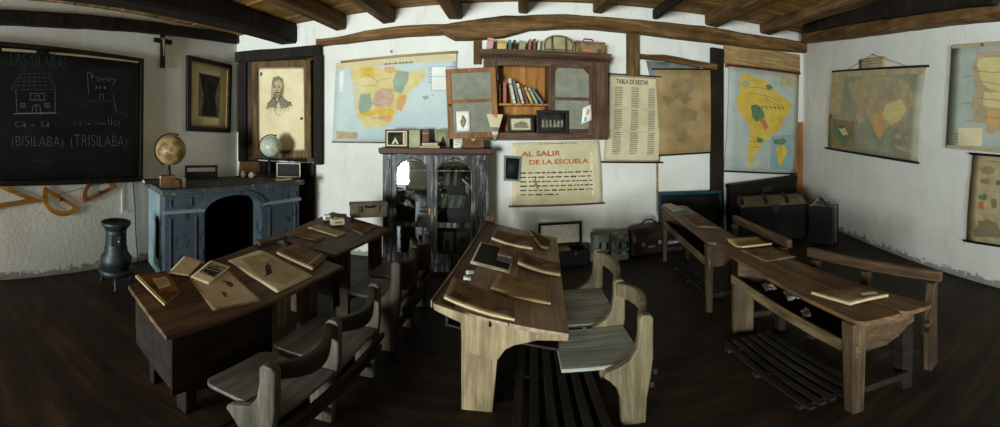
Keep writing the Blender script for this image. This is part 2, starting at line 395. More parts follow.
class Sheet(MB):
    """A thin sheet over four corners (TL, TR, BR, BL) with printed shapes in its own mesh; bow(u, v) lifts it along n."""
    def __init__(s, tl, tr, br, bl, n, bow=None):
        MB.__init__(s)
        s.c = [Vector(p) for p in (tl, tr, br, bl)]; s.n = Vector(n).normalized(); s.bow = bow or (lambda u, v: 0.0)
        s.W = ((s.c[1] - s.c[0]).length + (s.c[2] - s.c[3]).length) / 2
        s.H = ((s.c[0] - s.c[3]).length + (s.c[1] - s.c[2]).length) / 2
        s.lay = 0
    def flat(s, u, v):
        tl, tr, br, bl = s.c
        return (bl * (1 - u) + br * u) * (1 - v) + (tl * (1 - u) + tr * u) * v
    def at(s, u, v, w=0.0): return s.flat(u, v) + s.n * (w + s.bow(u, v))
    def uv(s, P):
        u = v = .5
        for _ in range(12):
            p = s.flat(u, v); du = (s.flat(u + 1e-3, v) - p) * 1e3; dv = (s.flat(u, v + 1e-3) - p) * 1e3
            d = P - p; a, b, c = du.dot(du), du.dot(dv), dv.dot(dv); e, f = d.dot(du), d.dot(dv)
            q = a * c - b * b; u += (e * c - f * b) / q; v += (a * f - b * e) / q
        return u, v
    def pxuv(s, fr, px, py):
        N = (fr.m.to_3x3() @ s.n); P = fr.m @ s.c[0]
        return s.uv(fr.i @ hit(px, py, P, N))
    def base(s, m, thick=0.002, nu=12, nv=12, back=None, ragged=0.0):
        g = {}
        for side, w in ((0, 0.0), (1, -thick)):
            for i in range(nu + 1):
                for j in range(nv + 1):
                    u, v = i / nu, j / nv
                    if ragged and (i in (0, nu) or j in (0, nv)):
                        q = ragged * noise.noise(Vector((i * 1.7, j * 1.3, 3.1)))
                        if i in (0, nu): u += q
                        if j in (0, nv): v += q
                    g[side, i, j] = len(s.v); s.v.append(s.at(u, v, w))
        for i in range(nu):
            for j in range(nv):
                s.idx([g[0, i, j], g[0, i + 1, j], g[0, i + 1, j + 1], g[0, i, j + 1]], m, True)
                s.idx([g[1, i, j + 1], g[1, i + 1, j + 1], g[1, i + 1, j], g[1, i, j]], back or m, True)
        for i in range(nu):
            s.idx([g[1, i, 0], g[1, i + 1, 0], g[0, i + 1, 0], g[0, i, 0]], back or m); s.idx([g[0, i, nv], g[0, i + 1, nv], g[1, i + 1, nv], g[1, i, nv]], back or m)
        for j in range(nv):
            s.idx([g[0, 0, j], g[0, 0, j + 1], g[1, 0, j + 1], g[1, 0, j]], back or m); s.idx([g[1, nu, j], g[1, nu, j + 1], g[0, nu, j + 1], g[0, nu, j]], back or m)
        return s
    def tri(s, a, b, c, m, w, mx):
        e = [((a[0] - b[0]) ** 2 + (a[1] - b[1]) ** 2, a, b, c), ((b[0] - c[0]) ** 2 + (b[1] - c[1]) ** 2, b, c, a), ((c[0] - a[0]) ** 2 + (c[1] - a[1]) ** 2, c, a, b)]
        L, p, q, r = max(e, key=lambda t: t[0])
        if L > mx * mx:
            h = ((p[0] + q[0]) / 2, (p[1] + q[1]) / 2)
            s.tri(p, h, r, m, w, mx); s.tri(h, q, r, m, w, mx)
        else: s.face([s.at(*a, w), s.at(*b, w), s.at(*c, w)], m)
    def poly(s, pts, m, w=None, mx=0.09, rough=0.0, seed=0):
        if w is None: s.lay += 1; w = 0.0006 + 0.00012 * s.lay
        if rough:
            q = []
            for k in range(len(pts)):
                a, b = pts[k], pts[(k + 1) % len(pts)]
                for j in range(3):
                    t = j / 3; x = a[0] + (b[0] - a[0]) * t; y = a[1] + (b[1] - a[1]) * t
                    q.append((x + rough * noise.noise(Vector((x * 40, y * 40, seed))), y + rough * noise.noise(Vector((x * 40, y * 40, seed + 9)))))
            pts = q
        pts = [(min(.995, max(.005, x)), min(.995, max(.005, y))) for x, y in pts]
        tr = geometry.tessellate_polygon([[Vector((x, y, 0)) for x, y in pts]])
        for a, b, c in tr:
            A, B, C = pts[a], pts[b], pts[c]
            if (B[0] - A[0]) * (C[1] - A[1]) - (B[1] - A[1]) * (C[0] - A[0]) < 0: B, C = C, B
            s.tri(A, B, C, m, w, mx)
    def rect(s, u0, u1, v0, v1, m, w=None): s.poly([(u0, v0), (u1, v0), (u1, v1), (u0, v1)], m, w)
    def line(s, pts, wid, m, w=None):
        if w is None: s.lay += 1; w = 0.0008 + 0.00012 * s.lay
        for a, b in zip(pts, pts[1:]):
            d = Vector(((b[0] - a[0]) * s.W, (b[1] - a[1]) * s.H)); L = d.length
            if L < 1e-6: continue
            d /= L; n = Vector((-d.y * wid / 2 / s.W, d.x * wid / 2 / s.H)); k = max(1, int(L / max(s.W, s.H) / .1))
            for j in range(k):
                p = (a[0] + (b[0] - a[0]) * j / k, a[1] + (b[1] - a[1]) * j / k); q = (a[0] + (b[0] - a[0]) * (j + 1) / k, a[1] + (b[1] - a[1]) * (j + 1) / k)
                s.face([s.at(p[0] - n.x, p[1] - n.y, w), s.at(q[0] - n.x, q[1] - n.y, w), s.at(q[0] + n.x, q[1] + n.y, w), s.at(p[0] + n.x, p[1] + n.y, w)], m)
    def text(s, t, u0, u1, v0, v1, m, w=0.0022, thin=0.0):
        vs, fs, _ = textmesh(t, thin); b = len(s.v)
        for x, y in vs: s.v.append(s.at(u0 + (u1 - u0) * x, v0 + (v1 - v0) * y, w))
        for f in fs: s.idx([b + i for i in f], m)
    def words(s, u0, u1, vtop, vbot, rows, m, fill=.55, seed=1, hgt=.5, w=0.0016):
        """Lines of small marks too far off to read."""
        rr = random.Random(seed); st = (vtop - vbot) / rows
        for r in range(rows):
            u = u0; v = vtop - st * (r + .5); end = u1 if r < rows - 1 else u0 + (u1 - u0) * rr.uniform(.5, 1)
            while u < end - .005:
                L = rr.uniform(.25, 1) * (u1 - u0) * .11; L = min(L, end - u)
                h = st * hgt * rr.uniform(.7, 1) / 2
                s.face([s.at(u, v - h, w), s.at(u + L * .85, v - h, w), s.at(u + L * .85, v + h, w), s.at(u, v + h, w)], m); u += L * (1 + (1 - fill) * .3)

# ------------------------------------------------------------------ the room
LA, LB = (-3.675, -6.5), (-3.86, 4.02)           # left wall
CR = (4.907, 5.117)                              # right back corner
def rx(y): return CR[0] - (CR[1] - y) * 0.3406
RA = (rx(.1), .1); RC = (RA[0], -6.5)
WL = wallframe(LA, LB); WB = wallframe(LB, CR); WR = wallframe(CR, RA)
CZ = lambda x: 3.28 + 0.05 * x

def structure(o): o['kind'] = 'structure'; return o

def wall(name, fr, L, htop0, htop1, T=.25, holes=()):
    m = MB()
    xs = sorted({0.0, L} | {h[0] for h in holes} | {h[1] for h in holes})
    for a, b in zip(xs, xs[1:]):
        hs = [h for h in holes if h[0] <= a + 1e-6 and h[1] >= b - 1e-6]
        ta = htop0 + (htop1 - htop0) * a / L; tb = htop0 + (htop1 - htop0) * b / L
        segs = [(0, None)] if not hs else ([(0, hs[0][2])] if hs[0][2] > 0 else []) + [(hs[0][3], None)]
        for z0, z1 in segs:
            za, zb = (ta, tb) if z1 is None else (z1, z1)
            m.hexa([(a, 0, z0), (b, 0, z0), (b, T, z0), (a, T, z0)], [(a, 0, za), (b, 0, zb), (b, T, zb), (a, T, za)], 'plaster')
    return structure(m.build(name, None, fr, (0, 0, 0)))

def dist(a, b): return sqrt((a[0] - b[0]) ** 2 + (a[1] - b[1]) ** 2)
WX = (2.6, 4.0)
wall('wall_left', WL, dist(LA, LB), CZ(LA[0]), CZ(LB[0]), .25, [(WX[0], WX[1], .95, 2.05)])
wall('wall_back', WB, dist(LB, CR), CZ(LB[0]), CZ(CR[0]))
wall('wall_right', WR, dist(CR, RA), CZ(CR[0]), CZ(RA[0]))
WE = wallframe(RA, RC); WF = wallframe(RC, LA); LF = dist(RC, LA)
# doorway and window in the wall behind the camera (local x runs from the right wall to the left wall)
DX = (LF - 1.75, LF - .25); WX = (2.6, 4.0)
wall('wall_right_rear', WE, dist(RA, RC), CZ(RA[0]), CZ(RC[0]))
wall('wall_front', WF, LF, CZ(RC[0]), CZ(LA[0]), .3, [(DX[0], DX[1], 0.0, 2.15)])
m = MB(); m.frame(WX[0], WX[1], .95, 2.05, .06, .1, .16, 'wdaylight'); m.box((WX[0] + WX[1]) / 2 - .02, (WX[0] + WX[1]) / 2 + .02, .11, .15, 1.01, 1.99, 'wdaylight')
m.box(WX[0] + .06, WX[1] - .06, .11, .15, 1.48, 1.52, 'wdaylight'); structure(m.build('window_1', None, WL, ((WX[0] + WX[1]) / 2, .13, .95)))
m = MB()
m.box(DX[0], DX[0] + .08, .02, .2, 0, 2.15, 'post'); m.box(DX[1] - .08, DX[1], .02, .2, 0, 2.15, 'post'); m.box(DX[0] + .08, DX[1] - .08, .02, .2, 2.07, 2.15, 'post')
structure(m.build('door_1', None, WF, ((DX[0] + DX[1]) / 2, .1, 0)))

m = MB()
fl = [(LA[0] - .25, LA[1] - .3), (RC[0] + .3, RC[1] - .3), (RA[0] + .3, RA[1]), (CR[0] + .3, CR[1] + .3), (LB[0] - .25, LB[1] + .3)]
m.prism([(x, y, -.12) for x, y in fl], (0, 0, .12), 'floor'); structure(m.build('floor', None, W0, (0, 0, 0)))

# ceiling boards (running across the joists)
m = MB(); y = -6.8; rr = random.Random(4)
while y < 5.6:
    w = rr.uniform(.17, .25); d = rr.uniform(0, .012); g = rr.choice([.004, .008, .014])
    m.hexa([(-4.2, y, CZ(-4.2) + d), (5.3, y, CZ(5.3) + d), (5.3, y + w - g, CZ(5.3) + d), (-4.2, y + w - g, CZ(-4.2) + d)],
           [(-4.2, y, CZ(-4.2) + .04), (5.3, y, CZ(5.3) + .04), (5.3, y + w - g, CZ(5.3) + .04), (-4.2, y + w - g, CZ(-4.2) + .04)], 'ceil'); y += w
m.hexa([(-4.2, -6.8, CZ(-4.2) + .045), (5.3, -6.8, CZ(5.3) + .045), (5.3, 5.6, CZ(5.3) + .045), (-4.2, 5.6, CZ(-4.2) + .045)],
       [(-4.2, -6.8, CZ(-4.2) + .1), (5.3, -6.8, CZ(5.3) + .1), (5.3, 5.6, CZ(5.3) + .1), (-4.2, 5.6, CZ(-4.2) + .1)], 'soot_shade')
structure(m.build('ceiling', None, W0, (0, 0, 3.28)))

NT_ = [0]
def trim():
    NT_[0] += 1; return 'trim_%d' % NT_[0]

def hewn(secs_fn, n, mat, fr, jit=.012, seed=0):
    """A hewn timber lofted over n stations; secs_fn(t) -> centre, half-width vector, half-height vector."""
    m = MB(); secs = []
    for k in range(n + 1):
        c, a, b = secs_fn(k / n); q = []
        for x, y in ((-1, -.75), (-.8, -1), (.8, -1), (1, -.75), (1, .75), (.8, 1), (-.8, 1), (-1, .75)):
            p = c + a * x + b * y
            q.append(p + (a.normalized() * noise.noise(p * 5 + Vector((seed, 0, 0))) + b.normalized() * noise.noise(p * 5 + Vector((0, seed, 7)))) * jit)
        secs.append(q)
    m.loft(secs, mat, False); o = m.build(trim(), None, fr); return structure(o)

# joists: (px of the tip's bottom at the back wall, half width, bottom row)
for i, (px, py, hw, hh, dx) in enumerate([(288, 44, .13, .14, .0), (340, 30, .08, .1, .0), (388, 23, .085, .1, .0), (455, 19, .085, .1, .02), (523, 13, .06, .1, .03),
                                      (598, 13, .06, .1, .05), (712, 26, .12, .13, -.1), (766, 34, .13, .14, -.2)]):
    p = WB.m @ WB.px(px, py, .02)
    q0 = Vector((p.x, p.y + .05, p.z + hh)); q1 = Vector((p.x + dx * 4.2, -6.5, p.z + hh - .03))
    if i == 0: q1.z += .02
    hewn(lambda t: (q0.lerp(q1, t) + Vector((0, 0, 0)), Vector((hw, 0, 0)), Vector((0, 0, hh))), 18, 'black_timber' if i == 0 else 'beam', W0, .014, i * 3.1)
# narrow iron-grey joist
p = WB.m @ WB.px(655, 19, .02)
hewn(lambda t: (p.lerp(Vector((p.x + .1, -6.5, p.z + .05)), t) + Vector((0, 0, .07)), Vector((.035, 0, 0)), Vector((0, 0, .07))), 10, 'black_timber', W0, .004, 77)

def wallbeam(fr, st, depth, mat, off=0.0, jit=.012, seed=0, n=26):
    """A timber let into a wall: stations (px, top row, bottom row)."""
    P = []
    for px, a, b in st:
        t = fr.px(px, a, off + depth * .5); u = fr.px(px, b, off + depth * .5); P.append((t, u))
    def f(t):
        x = t * (len(P) - 1); i = min(len(P) - 2, int(x)); w = x - i
        a = P[i][0].lerp(P[i + 1][0], w); b = P[i][1].lerp(P[i + 1][1], w)
        return Vector(((a.x + b.x) / 2, -off - depth / 2 + .03, (a.z + b.z) / 2)), Vector((0, depth / 2 + .03, 0)), (a - b) / 2
    return hewn(f, n, mat, fr, jit, seed)

# long crooked tie beam on the back wall, in two lengths
wallbeam(WB, [(318, 40, 46), (345, 36, 43), (370, 31, 40), (400, 27, 37), (430, 25, 35), (452, 25, 34)], .13, 'beamx', 0, .01, 1)
wallbeam(WB, [(440, 27, 32), (455, 24, 40), (480, 20, 39), (505, 17, 37), (530, 16, 30), (565, 16, 28), (600, 18, 29), (650, 22, 35), (700, 27, 41), (750, 35, 48), (806, 43, 53)], .17, 'beamx', 0, .014, 2, 40)
# left wall plate, right wall plate
wallbeam(WL, [(-40, 8, 23), (0, 10, 25), (60, 13, 28), (120, 18, 31), (180, 26, 36.5), (236, 34, 44)], .05, 'black_timber', 0, .01, 3)
wallbeam(WR, [(806, 32, 43), (850, 24, 38), (900, 17, 31), (950, 10, 24), (1000, 5, 19), (1050, 1, 16)], .18, 'beamx', 0, .01, 4)
wallbeam(WR, [(812, 22, 33), (850, 8, 25.5), (900, -6, 18.5), (950, -16, 11.5), (1000, -24, 6.5)], .3, 'black_timber', 0, .012, 14)
# dark timber frame in the left corner: lintel, posts, boards, ledge and a flat dark panel over the recess under it
wallbeam(WB, [(237, 52, 63), (280, 49, 60), (321, 45, 56)], .1, 'black_timber', 0, .006, 5, 10)
wallbeam(WB, [(237, 46, 64), (237, 130, 160)], .06, 'black_timber', 0, .004, 5, 4) if False else None
def board(fr, x0, x1, y0, y1, off, depth, mat, bev=.004):
    """An upright board from pixel columns x0..x1 and rows y0..y1 on a wall."""
    a = fr.px(x0, y0, off + depth); b = fr.px(x1, y1, off + depth); m = MB()
    m.box(a.x, b.x, -off - depth, -off, max(0, b.z), a.z, mat); return structure(m.build(trim(), None, fr, None, bev))
board(WB, 238, 246, 62, 162, .0, .07, 'black_timber')
board(WB, 246.5, 257, 62, 162, .0, .03, 'bench2')
board(WB, 257.5, 306, 60, 162, .0, .025, 'black_timber')
board(WB, 306.5, 313, 58, 162, .0, .05, 'bench2')
board(WB, 313.5, 321, 55, 165, .0, .09, 'black_timber')
board(WB, 238, 318, 154.5, 158.5, .0, .14, 'bench2', .01)
board(WB, 240, 314, 160, 290, .0, .06, 'black_timber')
# posts and boards on the right half of the back wall
board(WB, 473.5, 481, 34, 64, .0, .045, 'post')
board(WB, 627.5, 640, 31, 76, .0, .05, 'post')
wallbeam(WB, [(640, 54, 59), (665, 55, 61), (690, 60, 66), (716, 64, 70)], .07, 'beamx', 0, .008, 8, 12)
board(WB, 712, 724, 47, 226, .0, .06, 'black_timber')
wallbeam(WB, [(724, 45, 63), (760, 49, 67), (799, 55, 71)], .05, 'tanboard', 0, .004, 9, 10)
wallbeam(WB, [(726, 63, 67), (760, 67, 71), (799, 71, 75)], .06, 'redboard', 0, .004, 10, 10)
board(WB, 791, 803, 122, 200, .0, .03, 'redboard')
# thin edges of an old doorway in the plaster below the table chart
for x0, x1 in ((656.5, 658.5),):
    board(WB, x0, x1, 160, 215, .0, .01, 'tanboard', .001)

# ------------------------------------------------------------------ helpers for things on walls
def wsheet(fr, tl, tr, br, bl, off, bow=None):
    pts = [fr.px(*p, off) for p in (tl, tr, br, bl)]
    s = Sheet(*pts, (0, -1, 0), bow); s.fr = fr
    s.P = lambda L, z=None: [s.pxuv(fr, *p) for p in L]
    return s

def zpx(ox, oy, k):
    """points read off an enlarged crop -> photo pixels"""
    return lambda L: [(ox + x / k, oy + y / k) for x, y in L]

def rod(fr, parent, name, a, b, r, m, n=10, knobs=0):
    mb = MB(); mb.tube([a, a.lerp(b, .5), b], r, m, n)
    if knobs:
        for p in (a, b): mb.sphere(p, knobs, m, 10, 8)
    return mb.build(name, parent)

# ------------------------------------------------------------------ left wall: blackboard, crucifix, picture, drawing tools
def ext(fr, a, b, t, off):
    """the wall point a fraction t along the straight line through two pixels"""
    p = fr.px(*a, off); q = fr.px(*b, off); return p.lerp(q, t)

off = .05
tl = ext(WL, (142, 60), (0, 43), 1.32, off); tr = WL.px(142, 60, off); br = WL.px(141, 178, off); bl = ext(WL, (141, 178), (0, 182), 1.32, off)
w = .04
bb = thing('blackboard', 'large school blackboard with chalk drawings of a house and a castle', 'blackboard', WL, (tl + br) / 2)
s = Sheet(tl, tr, br, bl, (0, -1, 0)); s.fr = WL
s.base('slate', .012, 16, 8)
P = lambda L: [s.pxuv(WL, *p) for p in L]
z = zpx(0, 45, 3.05)
def chalk(L, m='chalk', w=.006): s.line(P(z(L)), w, m)
# house
chalk([(32, 137), (60, 88), (150, 86), (172, 136), (32, 137)], 'chalkfaint'); chalk([(48, 138), (52, 208), (168, 206), (168, 138)]); chalk([(40, 210), (172, 208)], 'chalk', .009)
for q in ([(92, 148), (92, 168), (136, 168), (136, 148), (92, 148)], [(106, 155), (106, 168), (120, 168), (120, 155), (106, 155)], [(62, 178), (62, 190), (76, 190), (76, 178), (62, 178)], [(137, 178), (137, 190), (151, 190), (151, 178), (137, 178)],
          [(98, 206), (100, 188), (112, 180), (122, 188), (124, 206)], [(110, 204), (111, 183)], [(69, 178), (69, 190)], [(144, 178), (144, 190)]): chalk(q)
for k in range(7): chalk([(62 + k * 14, 90), (52 + k * 18, 134)], 'chalkfaint', .004)
for k in range(1, 4): chalk([(60 - k * 7, 88 + k * 12), (150 + k * 6, 87 + k * 12)], 'chalkfaint', .004)
# castle
chalk([(266, 86), (270, 150)]); chalk([(266, 86), (276, 84), (277, 92), (286, 90), (287, 96), (296, 98), (300, 110), (308, 100), (314, 108), (322, 100), (330, 108), (338, 102), (352, 108), (344, 122)])
for x, y in ((280, 98), (294, 130), (306, 130), (319, 130)): chalk([(x, y - 4), (x, y + 4)], 'chalk', .018)
chalk([(304, 164), (304, 150), (314, 150), (315, 164)]); chalk([(246, 190), (276, 172), (300, 168), (340, 172), (352, 186), (356, 206)], 'chalkfaint'); chalk([(344, 150), (350, 180), (352, 204)], 'chalk'); chalk([(360, 204), (388, 218)], 'chalkfaint')
chalk([(258, 80), (360, 78)], 'chalkfaint', .004); chalk([(268, 110), (340, 112)], 'chalkfaint', .004)
def ctext(t, x0, x1, ya, yb, m='chalk'):
    (u0, v0), = P(z([(x0, yb)])); (u1, v1), = P(z([(x1, ya)])); s.text(t, u0, u1, v0, v1, m, thin=-.028)
ctext('LAS SÍLABAS', 32, 205, 30, 60, 'chalkfaint')
ctext('ca', 46, 82, 234, 250); chalk([(94, 245), (106, 245)]); ctext('sa', 124, 152, 234, 250)
ctext('cas', 224, 262, 228, 246, 'chalkfaint'); chalk([(266, 240), (276, 240)]); ctext('ti', 282, 296, 226, 244, 'chalkfaint'); chalk([(300, 240), (322, 240)]); ctext('llo', 330, 364, 222, 244)
ctext('(BISÍLABA)', 36, 192, 272, 318); ctext('(TRISÍLABA)', 216, 386, 268, 320)
chalk([(100, 352), (130, 354), (160, 358)], 'chalkfaint', .004)
s.build('slate', bb)
m = MB(); w = .042
o = [bl + V(-w, 0, -w), br + V(w * .5, 0, -w), tr + V(w * .5, 0, w * .4), tl + V(-w, 0, w * .4)]; i = [bl + V(w, 0, w * .3), br + V(-w * .5, 0, w * .3), tr + V(-w * .5, 0, -w * .7), tl + V(w, 0, -w * .7)]
m.ringprism([p + V(0, -.014, 0) for p in o], [p + V(0, -.014, 0) for p in i], (0, .032, 0), 'black_timber'); m.build('frame', bb, bevel=.004)
m = MB(); a = s.pxuv(WL, 2, 51); b2 = s.pxuv(WL, 138, 63)
m.prism([s.at(a[0], a[1], .003), s.at(b2[0], b2[1] , .003), s.at(b2[0], b2[1] + .012, .003), s.at(a[0], a[1] + .02, .003)], (0, -.006, 0), 'tanm'); m.build('top_bead', bb)
m = MB(); a = s.at(*s.pxuv(WL, 42, 53), .012); m.box(a.x - .07, a.x + .07, a.y - .02, a.y, a.z - .02, a.z + .02, 'black'); m.tube([a + V(0, -.02, 0), a + V(0, -.035, -.015)], .008, 'black'); m.build('clip', bb, bevel=.003)

# crucifix
c = WL.px(162.5, 50, .02)
t = thing('crucifix', 'dark crucifix hanging high on the left wall under the beam', 'crucifix', WL, (c.x, -.005, c.z))
zt = WL.px(162.5, 33, .02).z; zb = WL.px(162.5, 68, .02).z; xa = WL.px(154, 41, .02).x; xb = WL.px(171.5, 41, .02).x; zc = WL.px(162, 41, .02).z
m = MB(); m.box(c.x - .034, c.x + .034, -.035, -.008, zb, zt, 'dark'); m.build('upright', t, bevel=.004)
m = MB(); m.box(xa, xb, -.034, -.007, zc - .03, zc + .03, 'dark'); m.build('crossbar', t, bevel=.004)
m = MB(); m.tube([V(c.x - .055, -.046, zc + .03), V(c.x, -.05, zc + .005), V(c.x + .055, -.046, zc + .03)], [.006, .012, .006], 'bbrown', 8)
m.tube([V(c.x, -.052, zc + .045), V(c.x, -.052, zc), V(c.x, -.05, zc - .07), V(c.x + .008, -.05, zc - .13), V(c.x, -.046, zc - .2)], [.012, .018, .014, .013, .007], 'bbrown', 8); m.build('figurine', t)

# framed picture
q = [WL.px(*p, .03) for p in ((187, 55), (231.5, 65), (230, 133), (186.5, 131))]
t = thing('framed_picture', 'framed dark picture with pale mount on the left wall above the mantelpiece', 'picture', WL, (sum((p.x for p in q)) / 4, -.004, q[3].z))
def pframe(name, q, w, y0, y1, mat, par):
    c = sum(q, Vector()) / 4; m = MB()
    def inset(p, d):
        r = p.copy(); r.x += d if p.x < c.x else -d; r.z += d if p.z < c.z else -d; return r
    o = [V(p.x, y0, p.z) for p in (q[3], q[2], q[1], q[0])]; i = [inset(p, w) for p in o]
    m.ringprism(o, i, (0, y1 - y0, 0), mat); m.build(name, par, bevel=.006); return [V(p.x, y1, p.z) for p in (i[3], i[2], i[1], i[0])]
i1 = pframe('frame', q, .062, -.006, -.05, 'dark', t); i2 = pframe('gilt_edge', i1, .022, -.008, -.038, 'gold', t)
s = Sheet(*[V(p.x, -.016, p.z) for p in i1], (0, -1, 0)); s.base('cream', .008, 4, 4)
s.poly([(.22, .16), (.80, .16), (.80, .84), (.22, .84)], 'photomid'); s.poly([(.24, .82), (.78, .82), (.66, .5), (.72, .18), (.3, .18), (.36, .5)], 'photo', rough=.02)
s.poly([(.4, .25), (.5, .42), (.6, .25)], 'bdark', rough=.02); s.build('print', t)

# set square and protractors hanging under the blackboard
def tool(name, label, px, off=.012, hole=None, mat='orangewood', th=.012, scale=.62):
    pts = [WL.px(*p, off) for p in px]; c = sum(pts, Vector()) / len(pts)
    m = MB(); o = [V(p.x, -off, p.z) for p in pts]
    i = [V(p.x, -off, p.z) for p in ([WL.px(*p, off) for p in hole] if hole else [c.lerp(p, scale) for p in pts])]
    m.ringprism(o, i, (0, -th, 0), mat); return m, c
m, c = tool('', '', [(43, 201), (0, 184), (-24, 174), (-24, 213), (0, 207.5)], hole=[(26, 199), (0, 188.5), (-18, 181), (-18, 207), (0, 203)])
t = tag(m.build('set_square', None, WL, (c.x, 0, c.z), .002), 'big wooden set square hanging under the blackboard beside the protractors', 'set square', 'teacher drawing tools on the left wall')
def protr(a, b, bulge, n=12):
    A = Vector(a); B = Vector(b); c = (A + B) / 2; d = (B - A) / 2; nrm = Vector((-d.y, d.x)).normalized() * bulge
    return [c - d * cos(pi * k / n) + nrm * sin(pi * k / n) for k in range(n + 1)]
for a, b, bu, lab, sh in (((44.5, 186), (79.5, 207), 19.5, 'wooden protractor hanging tilted beside the set square, its curve pointing down', .9), ((83.5, 203), (117, 187), -17, 'reddish wooden protractor with its curve pointing up, between the other one and the wall cable', .9)):
    o = protr(a, b, bu); A, B = Vector(a), Vector(b); c = (A + B) / 2; nn = Vector((-(B - A).y, (B - A).x)).normalized() * bu
    A2 = c + (A - c) * .68 + nn * .2; B2 = c + (B - c) * .68 + nn * .2
    h = protr(A2, B2, bu * .56)
    m, cc = tool('', '', o, hole=h, mat='orangewood' if bu > 0 else 'redboard')
    r = thing('protractor', lab, 'protractor', WL, (cc.x, 0, cc.z), 'teacher drawing tools on the left wall'); m.build('arc', r, bevel=.002)
    k = WL.px(*(c + nn * .18), .024); km = MB(); km.lathe([(.0, 0), (.022, 0), (.022, .012), (.014, .02), (0, .022)], (0, 0, 0), 'deskz', 12)
    km.v = [V(p.x, -p.z, p.y) + V(k.x, -.024, k.z) for p in km.v]; km.build('knob', r)
# long thin tee square behind, cord, cable
a = WL.px(122.5, 180, .006); b = WL.px(122.5, 212, .006); m = MB(); m.box(a.x - .012, a.x + .012, -.01, -.002, b.z, a.z, 'paperw'); m.box(a.x - .012, a.x + .075, -.011, -.002, b.z - .012, b.z + .012, 'paperw')
tag(m.build('thin_ruler', None, WL, (a.x, 0, b.z)), 'thin pale angled strip hanging on the left wall just right of the protractors', 'ruler')
m = MB(); L = [WL.px(x, y, .006) for x, y in ((52, 197), (70, 191), (95, 185), (115, 181.5))]; m.tube(L, .003, 'cord', 6); tag(m.build('hanging_cord', None, WL, L[1]), 'thin cord strung between the two protractors', 'cord')
m = MB(); L = [WL.px(x, y, .008) for x, y in ((133, 180), (135, 205), (136, 235), (139, 274))]; m.tube(L, .006, 'black', 6); tag(m.build('wall_cable', None, WL, V(L[3].x, 0, 0)), 'dark cable running down the left wall beside the fireplace', 'cable')

# ------------------------------------------------------------------ portrait in the corner
q = [WB.px(*p, .1) for p in ((253, 62), (311, 60), (312, 158), (253.5, 158))]
t = thing('framed_portrait', 'wood framed portrait sketch of a man hung on the dark corner boards', 'picture', WB, (sum((p.x for p in q)) / 4, -.06, q[3].z))
m = MB()
i1 = pframe('frame', q, .09, -.075, -.125, 'post', t)
s = Sheet(*[V(p.x, -.1, p.z) for p in i1], (0, -1, 0)); s.base('papertan', .01, 6, 6)
s.rect(.03, .97, .02, .98, 'cream')
s.poly([(.29, .62), (.3, .8), (.34, .88), (.46, .9), (.56, .86), (.58, .7), (.55, .6)], 'tanm', rough=.03)
hd = [(.42 + .13 * sin(a), .76 + .1 * cos(a)) for a in [k * pi / 9 for k in range(18)]]
s.poly([(x, y) for x, y in hd], 'tanm', rough=.006); s.poly([(.3, .80), (.33, .87), (.45, .895), (.54, .86), (.56, .76), (.52, .82), (.44, .85), (.36, .82), (.34, .74)], 'inkfaint', rough=.01)
s.poly([(.47, .68), (.53, .7), (.545, .78), (.5, .74)], 'inkfaint', rough=.006)
for x in (.37, .46): s.line([(x - .03, .775), (x + .025, .78)], .008, 'ink'); s.line([(x - .02, .758), (x + .02, .76)], .012, 'ink')
s.line([(.42, .76), (.405, .72), (.43, .715)], .006, 'ink'); s.line([(.37, .692), (.42, .7), (.47, .692)], .016, 'ink'); s.line([(.39, .675), (.45, .675)], .006, 'inkfaint')
s.poly([(.33, .70), (.36, .64), (.44, .62), (.52, .66), (.54, .74), (.5, .69), (.43, .672), (.37, .69)], 'inkfaint', rough=.01)
for k in range(9): s.line([(.5 + .006 * k, .66 + .012 * k), (.535 + .004 * k, .69 + .012 * k)], .004, 'ink')
for k in range(14): s.line([(.2 + .035 * k, .5 - .02 * (k % 3)), (.25 + .035 * k, .565 + .02 * (k % 2))], .005, 'inkfaint')
s.poly([(.34, .64), (.2, .56), (.16, .5), (.3, .52), (.4, .5), (.42, .58)], 'inkfaint', rough=.02); s.poly([(.48, .65), (.6, .6), (.72, .57), (.74, .53), (.58, .52), (.5, .5), (.46, .58)], 'inkfaint', rough=.02)
s.line([(.35, .65), (.43, .57), (.5, .66)], .012, 'ink'); s.line([(.2, .56), (.28, .6), (.35, .65)], .01, 'ink'); s.line([(.5, .66), (.6, .6), (.72, .57)], .01, 'ink'); s.line([(.36, .5), (.4, .44), (.5, .42)], .008, 'inkfaint')
s.rect(.05, .09, .9, .94, 'ink'); s.poly([(.9, .37), (.95, .37), (.95, .4), (.9, .4)], 'ink')
s.build('drawing', t)

# ------------------------------------------------------------------ roller maps and charts
def bars(s, t, fr, top, bot, rt, rb, mt, mb_, off):
    if top: rod(fr, t, 'top_bar', fr.px(*top[0], off), fr.px(*top[1], off), rt, mt)
    if bot: rod(fr, t, 'bottom_bar', fr.px(*bot[0], off), fr.px(*bot[1], off), rb, mb_)

def hook(fr, t, px, off, cordto=None):
    p = fr.px(*px, off); m = MB(); m.tube([V(p.x, 0, p.z), V(p.x, -off - .015, p.z), V(p.x, -off - .015, p.z + .02)], .006, 'black', 6); m.build('nail', t)
    if cordto:
        m = MB(); q = [fr.px(*c, off) for c in cordto]; m.tube([q[0], V(p.x, -off - .005, p.z), q[1]], .003, 'cord', 5); m.build('hanging_string', t)

